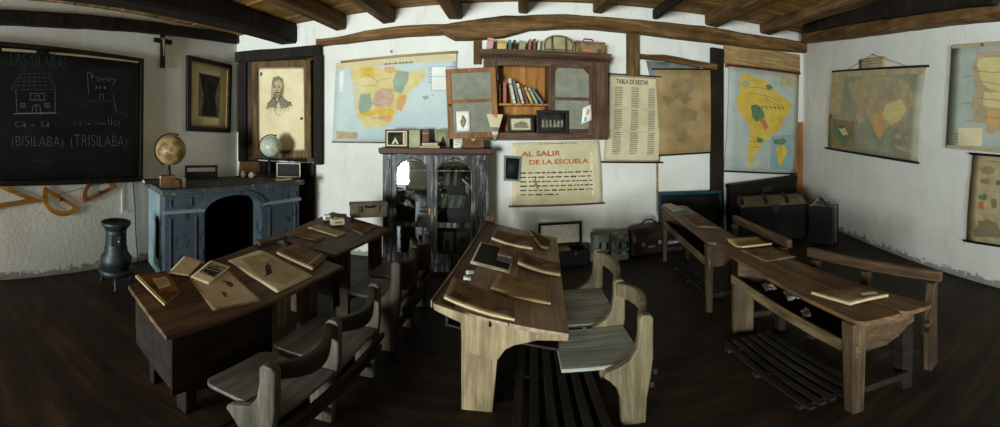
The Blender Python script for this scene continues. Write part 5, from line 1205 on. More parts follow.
# open black case with cream lining
c0 = WB.px(565, 262, .32); cx = c0.x; w = 22.8 / F * 4.35; z0 = .0; zl0 = WB.px(565, 246, .12).z; zl1 = WB.px(565, 222.5, .08).z
t = thing('display_case', 'open black case with cream lined lid on the floor below the school rules poster', 'case', WB, (cx, -.2, 0))
zb = .2
m = MB(); m.box(cx - w * .92, cx + w * 1.05, -.32, -.305, 0, zb, 'black'); m.box(cx - w * .92, cx + w * 1.05, -.115, -.1, 0, zb, 'black'); m.box(cx - w * .92, cx - w * .92 + .015, -.305, -.115, 0, zb, 'black'); m.box(cx + w * 1.05 - .015, cx + w * 1.05, -.305, -.115, 0, zb, 'black'); m.box(cx - w * .9, cx + w * 1.03, -.304, -.116, 0, .1, 'black'); m.build('base', t, bevel=.003)
m = MB(); m.frame(cx - w, cx + w, zb + .002, zl1, .022, -.1, -.05, 'black'); m.build('lid', t, bevel=.003); m = MB(); m.box(cx - w + .0225, cx + w - .0225, -.06, -.05, zb + .025, zl1 - .0225, 'bcream'); m.build('lid_lining', t)
m = MB(); m.prism([(cx - w * .25, -.0615, zb + .1), (cx - w * .12, -.0615, zb + .25), (cx - w * .12, -.0615, zb + .06), (cx - w * .3, -.0615, zb + .06)], (0, .001, 0), 'bgrey'); m.box(cx + .0 * w, cx + .03 * w, -.0625, -.0605, zb + .03, zl1 - .03, 'bolive'); m.build('lining_stain', t) if False else None
m = MB(); m.box(cx + .12, cx + .14, -.325, -.3205, zb - .06, zb - .02, 'brass'); m.build('latch', t)
flatbook('book', 'brown book lying in the open black case on the floor', WB, cx - w * .75, cx + w * .3, -.285, -.13, .1005, .11, 'kraft', None)
t = thing('wooden_bar', 'pale wooden bar resting in the open black case', 'bar', WB, (cx, -.26, .17)) if False else None
# two worn canvas bags
def softbag(name, label, px0, px1, r0, r1, off, mats, seed):
    a = WB.px(px0, r1, off); b = WB.px(px1, r0, off); cx = (a.x + b.x) / 2; w = (b.x - a.x) / 2; zt = b.z
    t = thing(name, label, 'satchel', WB, (cx, -off, 0), 'worn satchels on the floor by the back wall'); m = MB(); secs = []
    for k in range(9):
        f = k / 8; z = f * zt; ww = w * (1 - .12 * f + .05 * sin(f * 7 + seed)); d = .1 * (1 - .35 * f)
        secs.append([V(cx + ww * (abs(cos(q)) ** .5) * (1 if cos(q) > 0 else -1) + .012 * noise.noise(V(q, f * 3, seed)), -off + d * (abs(sin(q)) ** .6) * (1 if sin(q) > 0 else -1) + .014 * noise.noise(V(f * 4, q, seed)), z) for q in [2 * pi * j / 20 for j in range(20)]])
    m.loft(secs, mats[0]); m.build('body', t)
    s = Sheet(V(cx - w * .9, -off - .07, zt * .98), V(cx + w * .85, -off - .07, zt * .98), V(cx + w * .75, -off - .125, zt * .42), V(cx - w * .8, -off - .125, zt * .4), (0, -1, .2), lambda u, v: .012 * sin(pi * u) + .006 * noise.noise(V(u * 4, v * 4, seed))); s.base(mats[1], .006, 8, 6); s.build('flap', t)
    for f in (-.4, .4):
        m = MB(); m.box(cx + w * f - .012, cx + w * f + .012, -off - .155, -off - .148, zt * .3, zt * .75, 'dark'); m.box(cx + w * f - .016, cx + w * f + .016, -off - .159, -off - .1555, zt * .42, zt * .5, 'steel'); m.build('strap', t)
softbag('satchel', 'grey green worn satchel on the floor between the open case and another satchel', 590.5, 608.5, 231.5, 259, .22, ('canvas', 'canvas2'), 1.3)
softbag('satchel', 'mottled green worn satchel on the floor just left of the maroon briefcase', 610, 628, 231, 258, .22, ('canvas2', 'canvas'), 4.4)
# briefcase
a = WB.px(630, 251, .22); b = WB.px(666.5, 223, .22); zt = b.z; cx = (a.x + b.x) / 2; w = (b.x - a.x) / 2; y0 = -.28
t = thing('briefcase', 'dark maroon leather briefcase with a handle and two clasps by the back wall', 'briefcase', WB, (cx, -.2, 0))
m = MB(); m.prism([V(cx - w, -.28, 0), V(cx - w, -.12, 0), V(cx - w, -.15, zt - .02), V(cx - w, -.25, zt - .02)], (2 * w, 0, 0), 'leather'); m.build('body', t, bevel=.02, seg=3)
s = Sheet(V(cx - w * 1.0, -.16, zt), V(cx + w * 1.0, -.16, zt), V(cx + w * .99, -.292, zt * .42), V(cx - w * .99, -.292, zt * .42), (0, -1, .6), lambda u, v: .05 * sin(pi * min(1, v * 1.0)) ** .8); s.base('leather', .006, 8, 10); fl_ = s.build('flap', t)
for f in (-.45, .45):
    m = MB(); m.box(cx + w * f - .025, cx + w * f + .025, -.318, -.308, zt * .36, zt * .5, 'steel'); m.build('clasp', t, bevel=.004)
m = MB(); m.box(cx - .05, cx + .05, -.302, -.296, zt * .27, zt * .33, 'steel'); m.build('name_plate', t)
m = MB(); m.tube([V(cx - .1, -.22, zt + .02), V(cx - .085, -.22, zt + .055), V(cx - .04, -.22, zt + .08), V(cx + .04, -.22, zt + .08), V(cx + .085, -.22, zt + .055), V(cx + .1, -.22, zt + .02)], .012, 'leather', 8); m.build('handle', t)

# ------------------------------------------------------------------ school desks
def plane3(a, b, c):
    n = (b - a).cross(c - a).normalized()
    return (a, n if n.z > 0 else -n)

def onplane(px, py, pl, lift=0.0): return hit(px, py, pl[0] + pl[1] * lift, pl[1])

class Desk:
    """Desk frame: corners NL, NR, FR, FL of the sloping top in the world."""
    def __init__(s, nl, nr, fr_, fl):
        s.c = [nl, nr, fr_, fl]; s.pl = plane3(nl, nr, fr_)
        s.cen = sum(s.c, Vector()) / 4
    def at(s, u, v, dz=0.0):
        """u 0..1 from the left edge to the right one, v 0..1 from the near end to the far one"""
        a = s.c[0].lerp(s.c[1], u); b = s.c[3].lerp(s.c[2], u); p = a.lerp(b, v); return V(p.x, p.y, p.z + dz)
    def slab(s, u0, u1, v0, v1, t0, t1, m, mat, nrm=True):
        """a board following the top between depths t0 (upper) and t1 below the surface"""
        q = [(u0, v0), (u1, v0), (u1, v1), (u0, v1)]
        m.hexa([s.at(u, v, -t1) for u, v in q], [s.at(u, v, -t0) for u, v in q], mat)
    def post(s, u, v, du, dv, t, m, mat, z0=0.0, taper=1.0):
        hi = [s.at(u + a * du / 2, v + b * dv / 2, -t) for a, b in ((-1, -1), (1, -1), (1, 1), (-1, 1))]; c = sum(hi, Vector()) / 4
        lo = [V(c.x + (p.x - c.x) * taper, c.y + (p.y - c.y) * taper, z0) for p in hi]; m.hexa(lo, hi, mat)

def roundslab(d, t, m, mat, r=.06, rfar=True):
    """desktop with rounded corners"""
    W = (d.c[1] - d.c[0]).length; L = (d.c[3] - d.c[0]).length; pts = []
    for cu, cv, a0 in ((0, 0, pi), (1, 0, 1.5 * pi), (1, 1, 0), (0, 1, .5 * pi)):
        for k in range(5):
            a = a0 + k * pi / 8; u = (r / W if cu == 0 else 1 - r / W) + cos(a) * r / W; v = (r / L if cv == 0 else 1 - r / L) + sin(a) * r / L; pts.append((u, v))
    m.prism([d.at(u, v, -t) for u, v in pts], (0, 0, t), mat)

def P3(px, py, z): return onz(px, py, z)

# ---- left row, near desk
def fourth(px, py, a, b, c): return onplane(px, py, plane3(a, b, c))
nl, nr, fr_ = P3(128, 285, .76), P3(166, 337, .665), P3(344, 266, .665); fl = fourth(268, 239, nl, nr, fr_)
D1 = Desk(nl, nr, fr_, fl)
nl2, nr2, fr2 = P3(273, 236.5, .775), P3(334.5, 255, .69), P3(392, 229, .69); fl2 = fourth(333, 211.5, nl2, nr2, fr2)
D2 = Desk(nl2, nr2, fr2, fl2)
# keep a finger's gap between the two desks
for a, b in ((3, 0), (2, 1)):
    g_ = D1.c[a].xy; h_ = D2.c[b].xy
    if (D2.c[b] - D1.c[0]).dot((D1.c[3] - D1.c[0]).normalized()) < (D1.c[a] - D1.c[0]).dot((D1.c[3] - D1.c[0]).normalized()) + .02:
        d_ = (D1.c[a] - D1.c[0 if a == 3 else 1]); D1.c[a] = D1.c[a] - d_.normalized() * (((D1.c[a] - D1.c[0]).dot((D1.c[3] - D1.c[0]).normalized()) + .025) - (D2.c[b] - D1.c[0]).dot((D1.c[3] - D1.c[0]).normalized()))

def left_desk(d, label, legmats, legs, pan):
    t = thing('school_desk', label, 'desk', W0, (d.cen.x, d.cen.y, 0), 'double school desks')
    m = MB(); d.slab(.0, .2, 0, 1, -.0, .03, m, 'desk'); m.build('pencil_ledge', t, bevel=.005)
    m = MB(); d.slab(.206, .6, 0, 1, 0, .028, m, 'desk'); m.build('lid_board', t, bevel=.006)
    m = MB(); d.slab(.606, 1, 0, 1, 0, .028, m, 'desk'); m.build('lid_board', t, bevel=.006)
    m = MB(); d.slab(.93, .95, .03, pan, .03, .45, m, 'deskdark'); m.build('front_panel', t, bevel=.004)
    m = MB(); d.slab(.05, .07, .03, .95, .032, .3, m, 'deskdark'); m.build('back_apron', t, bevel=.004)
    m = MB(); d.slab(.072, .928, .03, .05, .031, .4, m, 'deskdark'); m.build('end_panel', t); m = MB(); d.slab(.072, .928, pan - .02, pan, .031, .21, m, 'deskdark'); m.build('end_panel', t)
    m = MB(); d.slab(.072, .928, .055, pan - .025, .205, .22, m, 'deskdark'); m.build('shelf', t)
    for (u, v), mt in zip(legs, legmats):
        m = MB(); d.post(u, v, .2 if u > .5 else .12, .05, .031 if v > pan + .03 else .222, m, mt, .0, .9); m.build('leg', t, bevel=.006)
    a = d.at(.86, .1); b = d.at(.9, .82); m = MB(); m.prism([V(a.x - .05, a.y + .05, .12), V(a.x - .025, a.y + .05, .12), V(b.x - .025, b.y - .06, .12), V(b.x - .05, b.y - .06, .12)], (0, 0, .07), 'deskdark'); m.build('stretcher', t, bevel=.004)
    m = MB(); a = d.at(.1, .3, .001); return t
left_desk(D1, 'long brown school desk nearest the fireplace, its near end at the left front', ('deskdark', 'deskdark', 'greyz', 'deskz', 'deskz'), ((.14, .12), (.8, .12), (.86, .56), (.86, .78), (.14, .8)), .5)  # leg colours carry the light: near pair darkened as shade, third paler as lit
left_desk(D2, 'brown school desk farther along the left row, reaching the bookcase', ('deskz', 'deskz', 'deskz', 'deskz'), ((.14, .2), (.84, .28), (.84, .85), (.14, .86)), .12)

# ---- middle desk
nl, nr, fr_ = P3(432, 303, .765), P3(569, 334, .665), P3(557, 237.5, .665); fl = fourth(486.5, 221, nl, nr, fr_)
D3 = Desk(nl, nr, fr_, fl)
t = thing('school_desk', 'tan sloping school desk in the middle with a broad pale end leg', 'desk', W0, (D3.cen.x, D3.cen.y, 0), 'double school desks')
m = MB(); D3.slab(.165, .58, 0, 1, 0, .026, m, 'cdesk'); m.build('lid_board', t, bevel=.005)
m = MB(); D3.slab(.584, 1, 0, 1, 0, .026, m, 'cdesk'); m.build('lid_board', t, bevel=.005)
m = MB(); D3.slab(0, .16, 0, 1, -.004, .03, m, 'desk'); m.build('pencil_ledge', t, bevel=.008)
m = MB(); D3.slab(-.012, .0, .0, 1, -.016, .03, m, 'palex'); m.build('ledge_lip', t, bevel=.004)
def cpx(px, py, v):
    """a point on the middle desk's upright end plane a little way in from the near edge"""
    P = D3.at(.5, v); N = (D3.c[3] - D3.c[0]); N = V(N.x, N.y, 0).normalized(); return hit(px, py, P, N), N
_, N = cpx(500, 350, .012)
def endboard(pts, v, th, mat, name, bev=.004):
    q = [cpx(x, y, v)[0] for x, y in pts]; m = MB(); m.prism(q, N * th, mat); return m.build(name, t, bevel=bev)
endboard([(433, 303.5), (470, 315.5), (520, 326.5), (568.5, 334.5), (568.5, 341), (537, 340.5), (527, 343), (514, 345.5), (505, 350), (500, 357), (497, 361), (462, 350), (460.5, 323), (434, 310)], .006, .03, 'pale', 'end_bracket', .003)
q0 = [cpx(x, 330, .03)[0] for x in (460.5, 509.5)]; q1 = [cpx(x, 405, .03)[0] for x in (459, 496)]
m = MB(); a, b = cpx(461, 318, .026)[0], cpx(500, 329, .026)[0]; zt = min(D3.at(.2, .03).z, D3.at(.55, .03).z) - .04
m.hexa([V(q1[0].x + .01, q1[0].y, 0), V(q1[0].x + .16, q1[0].y - .01, 0), V(q1[0].x + .16, q1[0].y + .03, 0), V(q1[0].x + .01, q1[0].y + .04, 0)], [V(a.x, a.y, zt), V(b.x, b.y, zt), V(b.x, b.y + .045, zt), V(a.x, a.y + .045, zt)], 'pale'); m.build('leg', t, bevel=.006)
m = MB(); D3.post(.3, .95, .3, .03, .03, m, 'pale', 0, .95); m.build('leg', t, bevel=.006)
m = MB(); D3.post(.08, .33, .09, .03, .05, m, 'pale', .3, 1); m.build('bracket', t, bevel=.004)
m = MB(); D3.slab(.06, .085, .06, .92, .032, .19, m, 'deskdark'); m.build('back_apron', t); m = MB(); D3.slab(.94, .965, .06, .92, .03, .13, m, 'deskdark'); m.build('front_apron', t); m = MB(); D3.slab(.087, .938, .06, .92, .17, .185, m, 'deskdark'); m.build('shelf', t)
a = D3.at(.3, .06); b = D3.at(.3, .92); m = MB(); m.prism([V(a.x - .02, a.y, .1), V(a.x + .02, a.y, .1), V(b.x + .02, b.y, .1), V(b.x - .02, b.y, .1)], (0, 0, .09), 'deskdark'); m.build('stretcher', t)
m = MB(); D3.slab(.0, .12, .985, .997, -.07, -.005, m, 'desk'); m.build('end_stop', t, bevel=.004)
m = MB(); p = D3.at(.22, .012); p2 = cpx(490, 326, .004)[0]; m.tube([p2 + V(0, -.004, .03), p2 + V(0, -.006, 0)], .006, 'black', 8); m.build('hook', t)

# ---- right row
nl, nr, fl = P3(861, 323, .70), P3(935, 304, .67), P3(716, 245, .70); fr_ = fl + (nr - nl) * .8
D4 = Desk(nl, nr, fr_, fl)
nl2, fl2 = P3(708.5, 242.5, .70), P3(660.5, 205, .715); w_ = V(.33, -.03, -.03)
D5 = Desk(nl2, nl2 + w_, fl2 + w_, fl2)
def right_desk(d, label, near):
    t = thing('school_desk', label, 'desk', W0, (d.cen.x, d.cen.y, 0), 'double school desks')
    m = MB(); roundslab(Desk(d.at(0, 0), d.at(.55, 0), d.at(.55, 1), d.at(0, 1)), .028, m, 'deskr', .04); m.build('lid_board', t, bevel=.005)
    m = MB(); roundslab(Desk(d.at(.556, 0), d.at(1, 0), d.at(1, 1), d.at(.556, 1)), .028, m, 'deskr', .04); m.build('lid_board', t, bevel=.005)
    v0, v1 = (.03, .8) if near else (.005, .92)
    for v in (v0, v1):
        m = MB(); vv = v + (.025 if v == v0 else 0); hi = [d.at(u, vv, -.029) for u in (.1, .9)]
        lo = [d.at(.9, vv, -.13), d.at(.8, vv, -.15), d.at(.68, vv, -.2), d.at(.5, vv, -.245), d.at(.3, vv, -.25), d.at(.1, vv, -.25)]
        e_ = (d.c[3] - d.c[0]); e_ = V(e_.x, e_.y, 0).normalized() * .022; m.prism(hi + lo, e_, 'endx'); m.build('end_panel', t, bevel=.003)
    m = MB(); d.slab(.0, .05, v0 - .01, v1 + .03, .165, .245, m, 'raily'); m.build('front_rail', t, bevel=.006)
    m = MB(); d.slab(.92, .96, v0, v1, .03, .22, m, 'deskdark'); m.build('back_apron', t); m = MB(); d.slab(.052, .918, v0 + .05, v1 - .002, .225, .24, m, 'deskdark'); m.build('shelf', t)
    for u, v in ((.06, v0 + .02), (.06, v1 + .01), (.86, v0 + .06), (.86, v1 - .03)):
        m = MB(); wide = near and v > .5 and u < .5; d.post(u + (.14 if wide else 0), v, .4 if wide else .17, .03 if wide else .05, .251 if wide else .03, m, 'legr' if u < .5 else 'deskdark', 0, .95 if wide else .8); m.build('leg', t, bevel=.006)
    for v in (v0 + .02, v1 + .01):
        a, b = d.at(.14, v), d.at(.8, v); m = MB(); m.prism([V(a.x, a.y, .13), V(b.x, b.y, .13), V(b.x, b.y + .03, .13), V(a.x, a.y + .03, .13)], (0, 0, .05), 'deskdark'); m.build('stretcher', t)
    return t
right_desk(D4, 'school desk at the right front with papers on its open shelf', True)
right_desk(D5, 'school desk at the far end of the right row, in front of the teal board', False)

# ------------------------------------------------------------------ benches
def scroll_bench(label, x, ys, rot, xw, top, mats, seat_w=.38, zs=.42, group='benches with curved backs', arch=0.0, rh=.115, cross=False):
    """Posts at ys along local y; back edge at x = 0; the seat reaches towards -x."""
    fr = Fr((x, ys[0], 0), rot); L = [y - ys[0] for y in ys]
    t = thing('school_bench', label, 'bench', fr, (-.15, L[-1] / 2, 0), group)
    ms, mp, mb_, md = mats
    prof = [(-.145, 0), (-.035, 0), (-.03, .2), (-.012, .36), (0, .5), (.0, top - .02), (-.012, top), (-.05, top + .004), (-.066, top - .02), (-.066, top - .1), (-.078, top - .2), (-.11, top - .27), (-.165, zs + .035), (-.215, zs + .012), (-.225, zs - .02), (-.2, zs - .05), (-.165, zs - .11), (-.15, .22)]
    for y in L:
        m = MB(); m.prism([V(a, y - .022, b) for a, b in prof], (0, .044, 0), mp); m.build('post', t, bevel=.007)
    for i in range(len(L) - 1):
        y0, y1 = L[i] + .029, L[i + 1] - .029
        if cross:
            ym = (y0 + y1) / 2
            for ya, yb in ((y0, ym - .003), (ym + .003, y1)): m = MB(); m.box(-seat_w - .045, -.014, ya, yb, zs, zs + .026, ms); m.build('seat_board', t, bevel=.004)
        # seat with rounded front corners
        m = MB(); r = .05; x0 = -seat_w - .02; xm = -.17
        pts = [(xm, y0), (xm, y1)] + [(x0 + r - r * cos(pi / 2 - a), y1 - r + r * sin(pi / 2 - a) ) for a in (0, .5, 1.07, pi / 2)] + [(x0 + r - r * cos(a), y0 + r - r * sin(a)) for a in (0, .5, 1.07, pi / 2)]
        if not cross: m.prism([V(a, b, zs) for a, b in pts], (0, 0, .024), ms); m.build('seat', t, bevel=.005)
        m = MB()
        if not cross: m.box(xm + .004, -.014, y0, y1, zs, zs + .024, ms); m.build('seat_back_board', t, bevel=.004)
        # bowed back rail
        m = MB(); secs = []; n = 14
        for k in range(n + 1):
            f = k / n; y = y0 + (y1 - y0) * f; b = .06 * sin(pi * f) ** 1.0; up = .018 * sin(2 * pi * f + .4); hh = rh + .02 * sin(pi * f)
            xx = -.04 + b; z1 = top - .012 + (arch if arch else -.022) * sin(pi * f)
            secs.append([V(xx - .016, y, z1 - hh), V(xx + .012, y, z1 - hh), V(xx + .018, y, z1 - .01), V(xx + .01, y, z1), V(xx - .016, y, z1), V(xx - .022, y, z1 - .012)])
        m.loft(secs, mb_, False); m.build('backrest', t, bevel=.003)
    if True:
        for z, hx in ((zs - .035, .004), (zs - .13, -.012)):
            m = MB(); m.box(hx, hx + .022, -.01, L[-1] + .01, z - .02, z + .02, md); m.build('back_rail', t, bevel=.006)
    m = MB(); m.box(-.11, -.07, .029, L[1] - .029, .1, .15, md); m.build('stretcher', t, bevel=.004)
    m = MB(); m.box(-.11, -.07, L[1] + .029, L[-1] - .029, .1, .15, md); m.build('stretcher', t, bevel=.004)
    return t
# posts found from their tops: middle bench, near left bench, far left bench
scroll_bench('grey wooden bench with a curved pale back rail, right of the middle desk', .585, [1.57, 2.04, 2.64], -.012, .3, .765, ('greyx', 'greyz', 'greyz', 'slat'), .36, arch=.03, rh=.085, cross=True)
scroll_bench('dusty dark bench with three pale posts in the left foreground', -.755, [.985, 1.45, 1.95], .02, .3, .74, ('lbench', 'lbenchz', 'lback', 'lback'), .39, .405, rh=.085)
scroll_bench('brown bench with a wavy back behind the left foreground bench, facing the farther left desk', -.765, [2.3, 2.7, 3.1], .0, .3, .76, ('lbench', 'bench2', 'bench2', 'lback'), .4, rh=.22)
def rail_bench(label, p0, p1, posts, zt, wid=.075, hgt=.075):
    rot = atan2(-(p1.x - p0.x), p1.y - p0.y); fr = Fr((p0.x, p0.y, 0), rot); L = dist(p0, p1)
    t = thing('school_bench', label, 'bench', fr, (-.15, L / 2, 0), 'benches with straight back rails')
    m = MB(); m.box(-.03, .015, -.03, L + .03, zt - hgt, zt, 'desk'); m.build('backrest', t, bevel=.01)
    for f in posts:
        m = MB(); y = L * f; m.prism([V(-.11, y - .028, 0), V(-.005, y - .028, 0), V(.0, y - .028, zt - hgt - .001), V(-.06, y - .028, zt - hgt - .001), V(-.09, y - .028, .52), V(-.12, y - .028, .44), V(-.12, y - .028, .39), V(-.11, y - .028, .3)], (0, .056, 0), 'deskz'); m.build('post', t, bevel=.006)
    m = MB(); m.box(-.17, -.03, .0, L, .41, .435, 'desk'); m.build('seat', t, bevel=.006); 
    m = MB(); m.box(-.19, -.145, .03, L - .03, .12, .17, 'deskdark') if False else m.box(-.08, -.04, L * posts[0] + .03, L * posts[-1] - .03, .1, .15, 'deskdark'); m.build('stretcher', t)
    for f in posts: m = MB(); m.box(-.16, -.12, L * f - .02, L * f + .02, .36, .409, 'deskdark'); m.build('seat_bearer', t)
    return t
a = P3(938, 270, .76); b = P3(812, 250, .74); rail_bench('dark bench with a straight back rail behind the right front desk', V(a.x, a.y, 0), V(b.x, b.y, 0), (.03, .5, .93), .76)
a = P3(789, 239, .76); b = P3(736, 215.5, .76); rail_bench('bench with a straight back rail beside the far right desk, before the trunk', V(a.x, a.y, 0), V(b.x, b.y, 0), (.04, .5, .95), .76)

# ------------------------------------------------------------------ slatted footboards on the floor
def footboard(label, x0, x1, y0, y1, rot, n, mat='slat'):
    fr = Fr((x0, y0, 0), rot); t = thing('footboard', label, 'footboard', fr, ((x1 - x0) / 2, (y1 - y0) / 2, 0), 'slatted footboards'); L = y1 - y0; W = x1 - x0
    for k in range(n):
        x = W * (k + .5) / n; m = MB(); m.box(x - W / n * .3, x + W / n * .3, 0, L, .03, .05, mat); m.build('slat', t, bevel=.003)
    for y in (.06, L / 2, L - .1): m = MB(); m.box(0, W, y, y + .05, 0, .0295, mat); m.build('batten', t)
    return t
footboard('slatted wooden footboard on the floor under the middle desk and its bench', -.06, .4, 1.3, 2.9, -.03, 6)
footboard('slatted wooden footboard on the floor under the left foreground desk and bench', -1.19, -.98, .95, 2.2, 0, 3)
footboard('slatted wooden footboard on the floor under the right front desk', 1.2, 1.6, 1.22, 2.14, -.1, 6)

footboard('slatted wooden footboard on the floor under the far right desk', 1.6, 1.76, 2.9, 3.9, -.1, 3)

# ------------------------------------------------------------------ things lying on the desks
def lay(name, label, cat, pl, px, mat, th=.003, lift=.0015, bow=None, deco=None, group=None, n=(10, 10), back=None, order=None):
    """A sheet lying on a desk plane; px = TL, TR, BR, BL as seen."""
    q = [onplane(*p, pl, lift + th) for p in px]; s = Sheet(*q, pl[1], bow); s.base(mat, th, n[0], n[1], back)
    if deco: deco(s)
    c = s.at(.5, .5, -th); return tag(s.build(name, None, W0, c), label, cat, group)

def laybook(name, label, pl, px, mat, th=.03, lift=.0015, bow=None, deco=None, group=None, pages='pages', cat='book'):
    """A closed paper-bound book: curling covers over a block of pages."""
    q = [onplane(*p, pl, lift + th) for p in px]; o = thing(name, label, cat, W0, sum(q, Vector()) / 4 - pl[1] * th, group)
    bw = bow or (lambda u, v: 0.0)
    s = Sheet(*q, pl[1], bw); s.base(mat, .0035, 10, 8)
    if deco: deco(s)
    s.build('cover', o)
    q2 = [p - pl[1] * .0036 for p in q]; c = sum(q2, Vector()) / 4; q2 = [c + (p - c) * .985 for p in q2]
    s = Sheet(*q2, pl[1], lambda u, v: bw(u, v) * 1.0); s.base(pages, th - .0075, 10, 8); s.build('pages', o)
    q3 = [p - pl[1] * (th - .0035) for p in q]; s = Sheet(*q3, pl[1], lambda u, v: bw(u, v) * 1.0); s.base(mat, .0033, 10, 8); s.build('back_cover', o); return o

p1, p2, p3, p4, p5 = D1.pl, D2.pl, D3.pl, D4.pl, D5.pl
# left near desk
laybook('picture_book', 'brown illustrated booklet with a pale spine at the near end of the left desk', p1, [(135, 276.5), (166, 270.5), (181, 290), (164.5, 306)], 'rust', .016, .002, lambda u, v: .012 * (1 - u) ** 2,
        lambda s: (s.rect(.0, .1, 0, 1, 'paper'), s.poly([(.3, .4), (.8, .35), (.85, .75), (.4, .8)], 'papertan', rough=.05), s.words(.4, .8, .7, .45, 4, 'rust', seed=4)))
lay('blank_card', 'cream blank card overlapping the corner of the brown illustrated booklet', 'card', p1, [(185, 255), (202, 261), (188.5, 277), (168, 274)], 'paper', .003, .002, lambda u, v: .01 * (1 - v), lambda s: s.words(.2, .6, .6, .5, 1, 'inkfaint', seed=3))
lay('postcard', 'postcard with a dark boat picture lying on the rust edged sheet', 'postcard', p1, [(211, 260), (230.5, 267), (208.5, 284.5), (190.5, 276.5)], 'cream', .004, .010, lambda u, v: .004 * u,
    lambda s: (s.poly([(.08, .3), (.92, .3), (.92, .9), (.08, .9)], 'photomid'), s.poly([(.15, .4), (.8, .36), (.88, .6), (.6, .8), (.2, .7)], 'photo', rough=.06), s.line([(.2, .55), (.8, .6)], .006, 'paper'), s.line([(.2, .68), (.8, .72)], .004, 'paper')))
lay('print_sheet', 'cream sheet with a rust coloured border and small drawings under the boat postcard', 'sheet', p1, [(228, 268.5), (264, 300.5), (213, 310.5), (188, 275.5)], 'kraft', .002, .002, None,
    lambda s: (s.rect(.05, .95, .06, .94, 'papertan'), s.poly([(.3, .6), (.5, .65), (.55, .75), (.38, .78)], 'rust', rough=.06), s.poly([(.55, .4), (.72, .38), (.75, .46), (.6, .48)], 'rust', rough=.05), s.line([(.3, .7), (.2, .58)], .008, 'redm')))
lay('print_sheet', 'large pale sheet with a drawing of a dark feather on the left desk', 'sheet', p1, [(261, 249.5), (313, 275.8), (277, 292.6), (227.5, 260.5)], 'paper', .002, .002, lambda u, v: .004 * sin(pi * u * 2) ** 2,
    lambda s: (s.poly([(.06, .3), (.7, .08), (.93, .3), (.9, .92), (.12, .92)], 'papertan', rough=.03), s.poly([(.62, .2), (.55, .36), (.42, .5), (.36, .66), (.44, .62), (.56, .5), (.64, .36)], 'ink', rough=.03), s.line([(.36, .66), (.33, .8), (.42, .78)], .006, 'ink'), s.line([(.5, .52), (.3, .62)], .005, 'inkfaint'), s.poly([(.2, .6), (.32, .6), (.36, .74), (.24, .76)], 'tanm', rough=.06)))
laybook('book', 'tan clothbound book lying at the far end of the near left desk', p1, [(296, 243.3), (327, 255), (313, 268), (276.5, 251.5)], 'kraft', .022, .002, None, lambda s: (s.line([(.07, .08), (.93, .08), (.93, .92), (.07, .92), (.07, .08)], .004, 'bbrown'), s.line([(.85, .02), (.85, .98)], .005, 'cream')), pages='papertan')
m = MB(); q = [onplane(*p, p1, .002) for p in ((256, 243), (285, 236.2), (287.5, 239), (259.5, 246.5))]; m.prism(q, p1[1] * .03, 'desk'); tag(m.build('pencil_box', None, W0, None, .004), 'closed wooden pencil box on the back ledge of the left desk', 'box')
# left far desk
lay('paper_sheet', 'orange tan sheet lying at the near corner of the farther left desk', 'sheet', p2, [(296, 229), (326, 237), (318, 242), (286.5, 234)], 'kraft', .003, .0015, lambda u, v: .008 * u)
laybook('folder', 'brown paper folder with dark lines lying in the middle of the farther left desk', p2, [(319, 224), (347, 232.5), (337, 236), (308, 227)], 'papertan', .012, .0015, None, lambda s: [s.line([(.1, y), (.9, y)], .006, 'kraftd') for y in (.2, .5, .8)], cat='folder')
lay('paper_sheet', 'reddish tan sheet lying before the grey brown bag on the farther left desk', 'sheet', p2, [(353, 222), (378, 226), (362, 235), (346, 227)], 'kraft', .002, .0015, lambda u, v: .006 * v, lambda s: s.words(.15, .85, .85, .2, 6, 'kraftd', seed=5))
fr = facing(346, 219.5, 0); 
def boxon(name, label, cat, pl, px, py, w, h, d, mat, turn=0.0, extra=None, group=None, bev=.004, lift_=.012):
    p = onplane(px, py, pl, .003); fr = Fr((p.x, p.y, 0), -(px - X0) / F + turn); z = p.z + lift_
    t = thing(name, label, cat, fr, (0, 0, z), group); m = MB(); m.box(-w / 2, w / 2, 0, d, z, z + h, mat); m.build('body', t, bevel=bev)
    if extra: extra(t, fr, z)
    return t
def tinlabel(t, fr, z): m = MB(); m.box(-.05, .05, -.0015, -.0002, z + .008, z + .05, 'paper'); m.box(-.035, .035, -.002, -.0016, z + .018, z + .036, 'inkfaint'); m.build('paper_label', t)
boxon('small_tin', 'small pale tin with a paper label on the farther left desk', 'tin', p2, 338.5, 226.5, .125, .06, .06, 'bcream', .35, tinlabel)
boxon('small_box', 'tiny white box left of the pale tin on the farther left desk', 'box', p2, 327.5, 221.5, .06, .05, .05, 'paperw', .35, lambda t, fr, z: (lambda m: (m.box(-.022, .022, -.0015, -.0002, z + .008, z + .03, 'inkfaint'), m.build('paper_label', t)))(MB()))
laybook('book', 'dark brown book on the farther left desk behind the pale tin', p2, [(335, 213), (347, 214), (343, 218), (332, 216.5)], 'bbrown', .035, .003)
def bagx(t, fr, z):
    m = MB(); m.box(-.19, .19, -.012, .112, z + .105, z + .155, 'bagtan'); m.build('lid', t, bevel=.012)
    for x in (-.1, .08): m = MB(); m.box(x - .015, x + .015, -.022, -.0125, z + .06, z + .13, 'brass'); m.build('clasp', t)
    m = MB(); m.tube([V(-.05, -.02, z + .13), V(-.045, -.05, z + .12), V(.03, -.05, z + .12), V(.035, -.02, z + .13)], .007, 'dark', 8); m.build('handle', t)
boxon('leather_case', 'grey brown leather case at the far end of the farther left desk', 'case', p2, 369.5, 221, .37, .11, .1, 'bagtan', .2, bagx, None, .012, .034)

